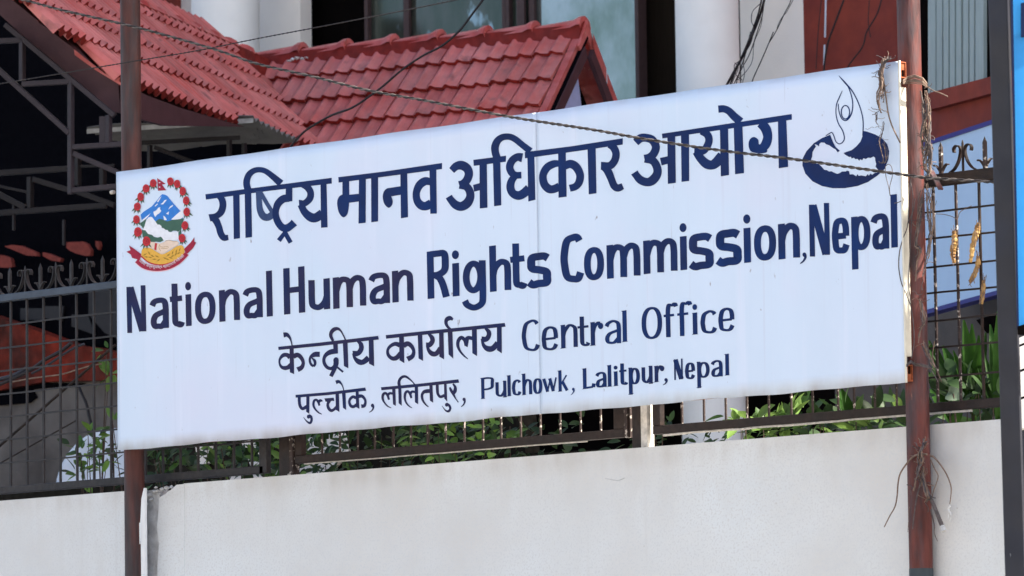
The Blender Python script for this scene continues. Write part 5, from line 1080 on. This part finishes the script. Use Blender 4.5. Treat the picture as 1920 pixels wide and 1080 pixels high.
# white flecks of sky-lit rubble between leaves (pale wall behind)
def blade_mesh(name, m, seg=6):
    b = MB(); vs = []
    for i in range(seg+1):
        t = i/seg; ww = 0.085*math.sin(math.pi*(0.12+0.86*t))**0.7; z = -0.10*t*t
        vs += [(-ww/2, t, z+0.35*ww), (0, t, z), (ww/2, t, z+0.35*ww)]
    fs = []
    for i in range(seg):
        a = i*3; fs += [(a, a+1, a+4, a+3), (a+1, a+2, a+5, a+4)]
    me = bpy.data.meshes.new(name); me.from_pydata(vs, [], fs); me.materials.append(m); me.polygons.foreach_set('use_smooth', [True]*len(fs)); return me
BM_ = blade_mesh('leaf', M['palm']); BMP = blade_mesh('leaf', M['leafp'])
def fan(px, py, y, dirs, lbl, mesh, seed, name='fan_palm', width=1.0):
    """dirs: list of (tip px, tip py)"""
    r = random.Random(seed); c = ptY(px, py, y)
    root = thing(name, Vector((c.x, c.y, c.z-0.6)), lbl, 'palm' if name == 'fan_palm' else 'plant', 'palms behind the right fence panel' if name == 'fan_palm' else None)
    b = MB(); b.tube([c, c+Vector((0, 0.1, -0.9))], 0.012, 6); b.build('stalk', M['palm'], root)
    for (tx, ty) in dirs:
        t = ptY(tx, ty, y+r.uniform(-.2, .15)); d = t-c
        share('leaf', mesh, root, orient(c, d, Vector((0.5, -0.7, 0.4))+Vector((r.uniform(-.3, .3), 0, 0)), d.length, width*r.uniform(.8, 1.2)))
    return root
fan(1826, 775, YF+0.7, [(1812, 606), (1822, 612), (1800, 640), (1838, 640), (1780, 690), (1765, 640), (1757, 665), (1850, 625), (1742, 645), (1790, 660)], 'tall fan palm blades in the middle of the right fence panel', BM_, 1, width=1.5)
fan(1872, 785, YF+0.6, [(1860, 598), (1875, 592), (1884, 602), (1847, 660), (1835, 690), (1890, 640), (1855, 640)], 'fan palm fronds with thin pointed tips beside the grey post', BM_, 2, width=1.3)
fan(1790, 800, YF+0.8, [(1745, 640), (1740, 690), (1760, 650), (1780, 670), (1742, 720), (1752, 700), (1770, 680), (1810, 680)], 'dark fan palm fronds right beside the red post', BM_, 3, width=1.7)
fan(1472, 798, YF+0.5, [(1487, 735), (1496, 735), (1503, 740), (1507, 748), (1480, 742), (1505, 757)], 'sunlit yellow-green fan leaf under the right part of the sign', BMP, 4, name='young_palm', width=1.6)
fan(1600, 800, YF+0.6, [(1578, 728), (1572, 722), (1585, 735), (1568, 735)], 'thin dark green blades under the sign, left of the red post', BM_, 5, name='young_palm', width=1.8)
bush(1745, 1890, 735, 780, YF+0.5, 60, 0.10, 'low broad dark leaves at the foot of the right fence panel', ['leafd', 'leafd', 'palm' if False else 'leafd'], 21, nstuff=60, clusters=9, dy=0.15)
# round pale leaf
lp = thing('round_leaf_plant', ptY(1780, 760, YF+0.4), 'single round pale green leaf behind the right fence mesh', 'plant')
b = MB(); c = ptY(1787, 738, YF+0.35); n = 14; vs = [c]+[c+Vector((0.74, 0.67, 0))*(0.032*math.cos(2*math.pi*k/n)*1.0)+Vector((0, 0.02*math.cos(k), 0.028*math.sin(2*math.pi*k/n))) for k in range(n)]
b.add(vs, [(0, 1+k, 1+(k+1) % n) for k in range(n)], True); b.build('leaf', mat('glaucous_leaf', (0.16, 0.22, 0.15), 0.4, trans=0.2, var=0.15), lp)
b = MB(); b.tube([c, c+Vector((0, 0.05, -0.4))], 0.004, 5); b.build('stem', M['bark'], lp)
# backing under the sign: soil-dark hedge mass so the gaps read deep
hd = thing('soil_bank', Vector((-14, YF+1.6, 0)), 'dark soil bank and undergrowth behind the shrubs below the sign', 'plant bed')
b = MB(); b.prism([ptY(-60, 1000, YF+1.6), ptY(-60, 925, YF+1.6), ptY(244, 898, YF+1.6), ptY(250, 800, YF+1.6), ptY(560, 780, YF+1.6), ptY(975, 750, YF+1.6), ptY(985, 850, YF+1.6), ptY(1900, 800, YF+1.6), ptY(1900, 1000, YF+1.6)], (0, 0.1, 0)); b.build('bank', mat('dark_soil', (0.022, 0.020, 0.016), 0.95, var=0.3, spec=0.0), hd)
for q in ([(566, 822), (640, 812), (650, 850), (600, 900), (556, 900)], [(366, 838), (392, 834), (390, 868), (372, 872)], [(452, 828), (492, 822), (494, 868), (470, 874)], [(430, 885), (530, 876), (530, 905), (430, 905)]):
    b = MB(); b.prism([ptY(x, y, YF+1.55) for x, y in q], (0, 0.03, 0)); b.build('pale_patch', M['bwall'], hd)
# ================================================================== cables
def cable(name, pts, y, r, m, lbl, cat='cable', n=6, group=None, twist=None):
    P = catmull(pts, 10); P3 = [ptY(p[0], p[1], y) if not callable(y) else y(p) for p in P]
    root = thing(name, P3[len(P3)//2], lbl, cat, group)
    if not twist:
        b = MB(); b.tube(P3, r, n); b.build('strand', m, root)
    else:
        # resample evenly
        Q = [P3[0]]; step = 0.012
        for i in range(len(P3)-1):
            seg = P3[i+1]-P3[i]; k = max(1, int(seg.length/step)); Q += [P3[i]+seg*(j+1)/k for j in range(k)]
        for ph in (0, math.pi):
            b = MB(); s_ = 0; H = []
            for i, q in enumerate(Q):
                if i: s_ += (Q[i]-Q[i-1]).length
                a = ph+s_*2*math.pi/twist
                H.append(q+Vector((0, 0, 1))*(r*0.95*math.cos(a))+Vector((0, 1, 0))*(r*0.95*math.sin(a)))
            b.tube(H, r, 5); b.build('strand', m if ph == 0 else M['steeld'], root)
    return root
cable('twisted_cable', [(-30, -16, 0), (45, 0, 0), (120, 20, 0), (262, 53, 0), (400, 92, 0), (480, 119, 0), (580, 142, 0), (692, 170, 0), (805, 190, 0), (955, 219, 0), (1110, 243, 0), (1210, 261, 0), (1350, 282, 0), (1490, 299, 0), (1690, 327, 0), (1745, 334, 0), (1870, 342, 0), (1990, 352, 0)], YS-0.14, 0.0037, M['steel'], 'twisted two-strand cable sagging across the front of the sign', twist=0.075)
cable('thin_wire', [(-30, 162, 0), (0, 157, 0), (120, 137, 0), (250, 115, 0), (370, 95, 0), (480, 73, 0), (580, 54, 0), (690, 33, 0), (840, 3, 0), (960, -25, 0)], YS-0.05, 0.0018, M['steeld'], 'thin taut wire rising to the right across the tiled roof', 'wire', twist=0.05)
cable('black_cable', [(540, 290, 0), (546, 274, 0), (562, 255, 0), (580, 240, 0), (620, 217, 0), (660, 202, 0), (692, 181, 0), (720, 160, 0), (755, 130, 0), (792, 105, 0), (830, 85, 0), (862, 57, 0), (885, 27, 0), (905, 0, 0), (915, -20, 0)], 17.5, 0.0062, M['cable'], 'thick black cable curving over the front tiled roof')
bc = thing('cable_bundle', ptY(1400, 80, 20), 'bundle of loose black cables between the right column and the red wall', 'cables')
for pts, r in (([(1438, -20), (1426, 25), (1412, 62), (1394, 103), (1376, 135), (1358, 168)], .0068), ([(1432, -20), (1421, 28), (1404, 75), (1384, 122), (1364, 170)], .0045), ([(1434, -10), (1430, 25), (1419, 62), (1406, 100), (1390, 130), (1372, 165)], .0026),
               ([(1424, 8), (1411, 22), (1409, 40), (1413, 52), (1408, 80), (1388, 112), (1377, 122), (1380, 140), (1392, 150)], .0022), ([(1431, 20), (1426, 50), (1414, 80), (1411, 112), (1402, 130), (1384, 150)], .0018), ([(1400, 95), (1394, 118), (1396, 138), (1391, 160)], .0018),
               ([(1450, 60), (1441, 82), (1429, 110), (1412, 148), (1408, 165)], .003), ([(1490, -20), (1480, 8), (1472, 23), (1457, 55), (1441, 82)], .0026), ([(1487, 0), (1474, 24), (1468, 30), (1460, 44), (1455, 60)], .0018), ([(1407, 60), (1398, 100), (1385, 140), (1378, 165)], .003), ([(1378, 118), (1384, 128), (1375, 150), (1369, 168)], .0022)):
    b = MB(); b.tube([ptY(p[0], p[1], 19.5+random.uniform(-.05, .05)) for p in catmull(pts)], r, 6); b.build('cable', M['cable'], bc)
# ================================================================== dry vines and ties on the right post
def vinestuff(name, lbl, paths, n, jit, r, y, cat='vine', seed=1, mats=('vine', 'vine2'), loc=None, twigs=0):
    rr = random.Random(seed); root = thing(name, ptY(paths[0][0][0], paths[0][0][1], y), lbl, cat)
    for m_ in mats:
        b = MB()
        for k in range(n):
            base = rr.choice(paths); off = rr.uniform(-jit, jit); a = rr.uniform(0, 6.28); fr = rr.uniform(2, 5)
            i0 = rr.uniform(0, .25); i1 = rr.uniform(.6, 1.0)
            P = catmull([(p[0], p[1]) for p in base], 6); P = P[int(i0*len(P)):max(int(i1*len(P)), int(i0*len(P))+4)]
            pts = []
            for i, p in enumerate(P):
                t = i/max(1, len(P)-1)
                pts.append(ptY(p[0]+off*math.cos(a+fr*t)+rr.uniform(-1, 1)*jit*.25, p[1]+rr.uniform(-1, 1)*jit*.4, y+0.018*math.sin(a+fr*t*1.3)-0.012))
            b.tube(pts, r*rr.uniform(.5, 1.2), 5)
        for k in range(twigs):
            base = rr.choice(paths); i = rr.randrange(len(base)-1); t = rr.random()
            x = base[i][0]*(1-t)+base[i+1][0]*t; yy = base[i][1]*(1-t)+base[i+1][1]*t
            q = [(x, yy)]; a = rr.uniform(0, 6.28)
            for j in range(4): a += rr.uniform(-.9, .9); q.append((q[-1][0]+4.5*math.cos(a), q[-1][1]+4.5*math.sin(a)))
            b.tube([ptY(p[0], p[1], y-0.01+rr.uniform(-.015, .015)) for p in q], r*.5, 4)
        b.build('dry_stem', M[m_], root, kind='stuff')
    return root
vinestuff('dry_vine', 'brown dry vine hanging over the top right corner of the sign, above the logo', [[(1662, 104), (1656, 118), (1650, 135), (1652, 158), (1646, 178), (1648, 196), (1652, 216)], [(1660, 106), (1656, 122), (1652, 150), (1655, 175), (1652, 190)], [(1668, 108), (1658, 116), (1655, 130), (1648, 165)]], 9, 4, 0.0026, YS-0.02, seed=2, twigs=12)
vinestuff('dry_vine', 'thin wispy dry vine hanging over the logo on the sign', [[(1654, 210), (1657, 232), (1654, 250), (1650, 265), (1652, 280), (1656, 300), (1650, 306), (1644, 296)], [(1646, 205), (1642, 222), (1639, 240)], [(1653, 262), (1662, 280), (1660, 300), (1652, 308)]], 5, 3, 0.0015, YS-0.02, seed=3, twigs=5)
vp = thing('loose_wire', ptY(1655, 130, YS-0.01), 'pale loose wire bowed down the right edge of the sign', 'wire')
b = MB(); b.tube([ptY(p[0], p[1], YS-0.015) for p in catmull([(1655, 128), (1656, 145), (1661, 180), (1665, 210), (1671, 232), (1679, 250), (1688, 268)])], 0.0028, 6); b.build('strand', M['vine'], vp)
lw = thing('loose_wire', ptY(1670, 320, YS-0.16), 'thin dark wire loop hanging from the twisted cable over the sign', 'wire')
b = MB(); b.tube([ptY(p[0], p[1], YS-0.145) for p in catmull([(1660, 312), (1661, 330), (1666, 350), (1669, 367), (1668, 352), (1673, 330), (1672, 314), (1666, 308), (1660, 312)])], 0.0014, 5); b.tube([ptY(p[0], p[1], YS-0.02) for p in catmull([(1677, 381), (1683, 380), (1687, 378), (1690, 377)])], 0.0016, 5); b.build('strand', M['vine2'], lw)
# sagging thin loops between sign edge and post
lw = thing('loose_wire', ptY(1688, 500, YS-0.03), 'thin grey wire bowing out from the lower right edge of the sign', 'wire')
b = MB()
for q in ([(1708, 335), (1705, 360), (1702, 420), (1694, 445), (1687, 470), (1685, 500), (1690, 530), (1697, 545)], [(1707, 340), (1712, 370), (1709, 420), (1706, 480), (1704, 530), (1708, 570)], [(1702, 420), (1712, 395), (1716, 372)], [(1697, 545), (1702, 560), (1707, 572), (1712, 600), (1714, 640), (1709, 672)]):
    b.tube([ptY(p[0], p[1], YS-0.0) for p in catmull(q)], 0.0019, 5)
b.build('strand', M['vine2'], lw)
vinestuff('dry_vine', 'tangled dry vines climbing the upper right side of the red post', [[(1733, 165), (1738, 200), (1734, 240), (1738, 270), (1733, 300), (1735, 330)], [(1726, 170), (1732, 210), (1728, 250), (1730, 290), (1734, 325)], [(1741, 190), (1742, 230), (1740, 262), (1745, 300), (1741, 330), (1738, 350)], [(1728, 260), (1745, 275), (1743, 300), (1730, 320)]], 13, 5, 0.0028, YP-0.055, seed=4, twigs=16)
vinestuff('dry_vine', 'straggling dry vine runners on the red post beside the English lettering', [[(1735, 330), (1738, 360), (1740, 400), (1746, 430), (1743, 470), (1736, 500), (1730, 530), (1727, 560)], [(1732, 340), (1726, 380), (1722, 420), (1718, 460), (1724, 470), (1716, 500), (1712, 560)], [(1741, 350), (1745, 385), (1748, 420), (1744, 460), (1738, 480)]], 10, 4.5, 0.0021, YP-0.055, seed=5, twigs=10)
vinestuff('dry_vine', 'dry vine knot on the red post beside the lower right corner of the sign', [[(1722, 545), (1728, 575), (1735, 600), (1726, 620), (1720, 650), (1714, 680)], [(1738, 560), (1734, 590), (1722, 612), (1724, 640), (1738, 665), (1750, 690), (1760, 708)], [(1727, 560), (1730, 600), (1738, 612)], [(1730, 640), (1742, 670), (1755, 700)]], 7, 4, 0.0022, YP-0.055, seed=6, twigs=6)
# ties
tie = thing('wire_tie', ptY(1720, 155, YP), 'frayed pale binding tying the sign top to the red post', 'tie')
b = MB(); rr = random.Random(9)
for k in range(9):
    oy = rr.uniform(-6, 8)
    b.tube([ptY(p[0], p[1], yy) for p, yy in (((1693, 154+oy*.5), YS+0.0), ((1702, 150+oy), YP-0.05), ((1715, 148+oy*1.2), YP-0.055), ((1730, 152+oy), YP-0.045), ((1738, 160+oy*.6), YP-0.01))], 0.0028*rr.uniform(.6, 1.3), 5)
b.tube([ptY(p[0], p[1], YP-0.05) for p in catmull([(1738, 162), (1750, 170), (1764, 175), (1777, 181)])], 0.0022, 5); b.build('strand', M['vine'], tie)
tie = thing('wire_tie', ptY(1720, 680, YP), 'grey wire tie holding the lower right corner of the sign to the post', 'tie')
b = MB()
for k in range(6):
    oy = rr.uniform(-3, 4)
    b.tube([ptY(p[0], p[1], yy) for p, yy in (((1700, 684+oy), YS+0.0), ((1708, 676+oy), YS-0.0), ((1716, 682+oy), YP-0.052), ((1728, 683+oy), YP-0.05), ((1741, 686+oy), YP-0.02))], 0.0022, 5)
b.tube([ptY(p[0], p[1], YP-0.05) for p in catmull([(1741, 686), (1750, 700), (1758, 714)])], 0.002, 5)
b.build('strand', M['vine2'], tie)
# withered root with tendrils low on the right post
vinestuff('cut_vine', 'withered pale vine stub with long tendrils low on the red post', [[(1732, 820), (1728, 840), (1722, 852), (1724, 868), (1720, 885), (1727, 900)], [(1734, 828), (1727, 845), (1730, 862), (1724, 880), (1718, 900), (1712, 925)], [(1728, 870), (1732, 900), (1738, 930), (1735, 945)]], 10, 4, 0.0030, YP-0.052, seed=7, mats=('vine', 'vine2'), twigs=16)
ten = thing('vine_tendrils', ptY(1730, 850, YP-0.06), 'curved dry tendrils arching left and right from the withered vine stub', 'vine')
def T3(pts, rs, yy=YP-0.058, m='vine', nm='tendril'):
    b = MB(); P = catmull(pts); n = len(P); b.tube([ptY(p[0], p[1], yy) for p in P], [rs[0]+(rs[1]-rs[0])*i/(n-1) for i in range(n)], 6); b.build(nm, M[m], ten)
T3([(1738, 852), (1722, 852), (1710, 858), (1698, 872), (1688, 888), (1684, 905), (1682, 930), (1678, 950), (1668, 968), (1658, 988)], (0.0042, 0.0022))
T3([(1744, 854), (1752, 858), (1766, 875), (1776, 892), (1783, 912), (1783, 928), (1781, 945)], (0.0042, 0.0018), YP-0.04)
T3([(1745, 862), (1752, 878), (1759, 892), (1755, 908), (1750, 922), (1746, 940)], (0.0026, 0.0015), YP-0.04)
T3([(1730, 895), (1722, 920), (1716, 950), (1711, 992)], (0.003, 0.0018), YP-0.062, 'vine2')
T3([(1745, 955), (1748, 968), (1752, 985), (1752, 1000), (1758, 1015)], (0.003, 0.001), YP-0.03, 'vine2')
T3([(1705, 950), (1702, 998)], (0.0010, 0.0008), YP-0.05)
T3([(1731, 900), (1742, 928), (1752, 950), (1762, 975), (1768, 990)], (0.006, 0.0085), YP-0.05, 'vine2', 'stub')
b = MB(); b.tube([ptY(1766, 986, YP-0.05), ptY(1770, 996, YP-0.05)], 0.0098, 8); b.build('cut_end', M['mortar'], ten)
b = MB(); c = ptY(1781, 948, YP+0.03)
for k in range(5): b.tube([c+Vector((random.uniform(-.01, .01), 0, -k*.011)), c+Vector((random.uniform(-.012, .012), 0, -k*.011-.014))], 0.004-k*.0006, 5)
b.build('paint_blob', M['dripw'], ten)
# golden husks caught on the mesh
hk = 0
for (pts, wd, lbl) in (([(1788, 434), (1790, 450), (1787, 470), (1789, 494)], 11, 'golden dry husk hanging on the fence mesh, the left one'), ([(1834, 418), (1831, 435), (1824, 460), (1820, 492)], 11, 'long golden dry husk hanging on the mesh beside the grey post'), ([(1834, 480), (1832, 500), (1824, 520), (1819, 530)], 10, 'small golden husk with a bulbous end below the long one'), ([(1845, 525), (1843, 545), (1841, 570)], 8, 'short golden husk hanging lowest on the mesh, against the dark wall')):
    root = thing('dry_husk', ptY(pts[0][0], pts[0][1], YF-0.02), lbl, 'husk', 'golden husks caught on the fence'); rr = random.Random(40+hk); hk += 1
    P = catmull(pts, 8); n = len(P); b = MB(); rs = [wd/9000*18.6*(0.25+0.75*math.sin(math.pi*(0.1+0.86*i/(n-1)))**0.6)*0.55*rr.uniform(.75, 1.15) for i in range(n)]
    b.tube([ptY(p[0]+rr.uniform(-.8, .8), p[1], YF-0.025) for p in P], rs, 7, smooth=False); b.build('husk', M['husk'], root)
    b = MB()
    for j in range(5):
        x, y_ = pts[0]; b.tube([ptY(x+rr.uniform(-2, 2), y_+6, YF-0.03), ptY(x+rr.uniform(-5, 6), y_-rr.uniform(5, 14), YF-0.03)], 0.0012, 4)
        i = rr.randrange(n-4); b.tube([ptY(P[i][0]+rr.uniform(-6, 6), P[i][1], YF-0.04), ptY(P[i+3][0]+rr.uniform(-6, 6), P[i+3][1]+rr.uniform(3, 14), YF-0.045)], 0.0016, 4)
    b.build('fibre', M['vine'], root)
sw = thing('loose_wire', ptY(1780, 405, YF-0.02), 'fine pale string looped on the right fence mesh above the husks', 'string')
b = MB(); b.tube([ptY(p[0], p[1], YF-0.02) for p in catmull([(1755, 401), (1770, 402), (1785, 406), (1795, 410), (1800, 398), (1812, 390), (1822, 386)])], 0.0014, 5)
b.tube([ptY(p[0], p[1], YF-0.02) for p in catmull([(1752, 640), (1748, 670), (1755, 690), (1765, 715)])], 0.0025, 5); b.build('strand', M['vine'], sw)
# black sleeves / cables on the left behind the mesh
lc = thing('loose_conduit', ptY(100, 670, YF+0.5), 'dark bundled hoses running up behind the left fence mesh', 'hose')
for q, r_, m_ in (([(-20, 728), (20, 712), (60, 692), (84, 675), (115, 658), (134, 643)], .009, 'cable'), ([(60, 700), (90, 684), (115, 667), (140, 652), (158, 645)], .006, 'gpost'), ([(-20, 716), (25, 704), (50, 690)], .010, 'gpost')):
    b = MB(); b.tube([ptY(p[0], p[1], YF+0.5) for p in catmull(q)], r_, 8); b.build('hose', M[m_], lc)
rp_ = thing('pale_rope', ptY(100, 700, YF+0.06), 'pale twisted rope slung behind the left fence mesh', 'rope')
b = MB(); b.tube([ptY(p[0], p[1], YF+0.03) for p in catmull([(24, 716), (55, 710), (85, 706), (115, 702), (145, 693), (170, 686), (190, 682)])], 0.0035, 6); b.build('strand', M['vine'], rp_)
# ================================================================== blue frame, grey post and pale wall at the right edge
DG = 15.0
gp = thing('grey_post', Vector((ptd(1895, 1400, DG).x, ptd(1895, 1400, DG).y, 0.0)), 'leaning dark grey steel post beside the bright blue sign', 'post')
b = MB(); a = ptd(1869, -120, DG+0.12); c = ptd(1911, 1300, DG)
dd = (c-a)/(c.z-a.z); bot = c+dd*(0.0-c.z)
b.tube([bot, a], 0.01, rect=(0.078, 0.014)); b.build('tube', M['gpost'], gp, bevel=0.006)
bs = thing('blue_sign', ptd(1915, 300, DG), 'bright blue framed sign cut off by the right edge of the picture', 'sign')
q = [ptd(x, y, DG-0.02) for x, y in ((1895, -60), (1908, 618), (2100, 560), (2100, -100))]
b = MB(); b.prism(q, (0.006, 0.02, 0)); b.build('panel', M['bright'], bs)
b = MB(); b.prism([ptd(x, y, DG-0.04) for x, y in ((1893.5, -60), (1896.5, -60), (1909, 612), (1907, 618))], (0.002, 0.002, 0)); b.build('edge', M['bframe'], bs)
b = MB(); b.prism([ptd(x, y, DG-0.035) for x, y in ((1914, 6), (1990, -10), (1990, 50), (1914, 70))], (0.01, 0.012, 0)); b.build('field', M['bframe'], bs)
b = MB(); b.prism([ptd(x, y, DG-0.04) for x, y in ((1907, 612), (2100, 556), (2100, 575), (1908, 628))], (0.02, 0.02, 0)); b.build('edge', M['gap'], bs)
sl_ = thing('pale_pillar', ptd(1920, 800, 16.6), 'sunlit pale pillar with painted shadow bars behind the grey post', 'pillar')
b = MB(); b.prism([ptd(x, y, 16.6) for x, y in ((1896, 640), (2000, 596), (2000, 790), (1896, 806))], (0.1, 0.3, 0)); b.build('face', M['column'], sl_)
for y0_ in (652, 700, 752):
    b = MB(); b.tube([ptd(1894, y0_+3, 16.5), ptd(1990, y0_-34, 16.5)], 0.004, 6); b.build('band', M['gap'], sl_)  # dark rods stand in for shadow bars falling on the pillar
b = MB(); b.prism([ptd(x, y, 16.62) for x, y in ((1886, 806), (2000, 790), (2000, 1300), (1886, 1300))], (0.1, 0.3, 0)); b.build('dark_base', M['gpost'], sl_)
# ================================================================== unseen surroundings: trees for reflections and shade, building added for bounce light
r0 = random.Random(77)
def street_tree(x, y, h, cr, seed, lbl):
    r = random.Random(seed); root = thing('street_tree', Vector((x, y, 0)), lbl, 'tree', 'trees across the street')
    b = MB(); b.tube([(x, y, 0), (x+.1, y, h*.3), (x-.1, y+.1, h*.6), (x, y, h*.85)], [.22, .18, .12, .05], 10)
    for k in range(7):
        a = r.uniform(0, 6.28); z = h*r.uniform(.4, .7); b.tube([(x, y, z), (x+math.cos(a)*cr*.4, y+math.sin(a)*cr*.4, z+h*.12), (x+math.cos(a)*cr*.75, y+math.sin(a)*cr*.75, z+h*.18)], [.08, .05, .02], 6)
    b.build('trunk', M['bark'], root)
    b = MB(); sv = [v.co.copy() for v in LM['leafd'].vertices]; sf = [tuple(f.vertices) for f in LM['leafd'].polygons]
    cl = [Vector((x+r.gauss(0, cr*.45), y+r.gauss(0, cr*.45), h*.68+r.gauss(0, h*.15))) for _ in range(22)]
    for k in range(1500):
        p = r.choice(cl)+Vector((r.gauss(0, .45), r.gauss(0, .45), r.gauss(0, .4))); m = orient(p, Vector((r.uniform(-1, 1), r.uniform(-1, 1), r.uniform(-1, 1))), Vector((0, 0, 1)), r.uniform(.25, .5))
        b.add([m @ v for v in sv], sf)
    b.build('crown', M['leaf'], root, kind='stuff', normals=False)
def shade_tree():  # unseen tree, crown placed to shade the red post
    r = random.Random(5); root = thing('shade_tree', Vector((-5.85, 17.3, 0)), 'unseen slender tree added so that its crown dapples the red post', 'tree')
    b = MB(); b.tube([(-5.9, 17.3, 0), (-5.8, 17.3, 4), (-6.0, 17.4, 7.2), (-5.85, 17.3, 8.6)], [.11, .09, .06, .02], 10)
    for k in range(6):
        a = k*1.05; b.tube([(-6.15, 17.85, 6.6+.15*k), (-6.15+.45*math.cos(a), 17.85+.45*math.sin(a), 7.4+.15*k), (-6.15+.9*math.cos(a), 17.85+.9*math.sin(a), 7.9+.15*k)], [.03, .02, .008], 6)
    b.build('trunk', M['bark'], root)
    b = MB(); sv = [v.co.copy() for v in LM['leafd'].vertices]; sf = [tuple(f.vertices) for f in LM['leafd'].polygons]
    for k in range(900):
        p = Vector((-6.1+r.gauss(0, .62)+.25, 17.3+r.gauss(0, .62), 7.75+r.gauss(0, .42))); m = orient(p, Vector((r.uniform(-1, 1), r.uniform(-1, 1), r.uniform(-1, 1))), Vector((0, 0, 1)), r.uniform(.12, .24))
        b.add([m @ v for v in sv], sf)
    b.build('crown', M['leaf'], root, kind='stuff', normals=False)
shade_tree()
street_tree(-58, -14, 9, 3.2, 1, 'tall street tree across the road, left one')
street_tree(-44, -10, 7.5, 2.8, 2, 'shorter street tree across the road, right one')

ob_ = thing('bounce_building', Vector((-20, -26, 0)), 'unseen cream building across the street, added for warm bounce light', 'building')
b = MB(); b.bb((-70, -32, 0), (30, -26, 9)); b.build('wall', M['bwall'], ob_)  # out of view, added to throw warm bounce and block blue sky
for i in range(24):
    for z in (1.2, 5.2):
        b = MB(); b.bb((-68+i*4, -25.98, z), (-66.4+i*4, -25.93, z+1.7)); b.build('window', M['glass'], ob_)
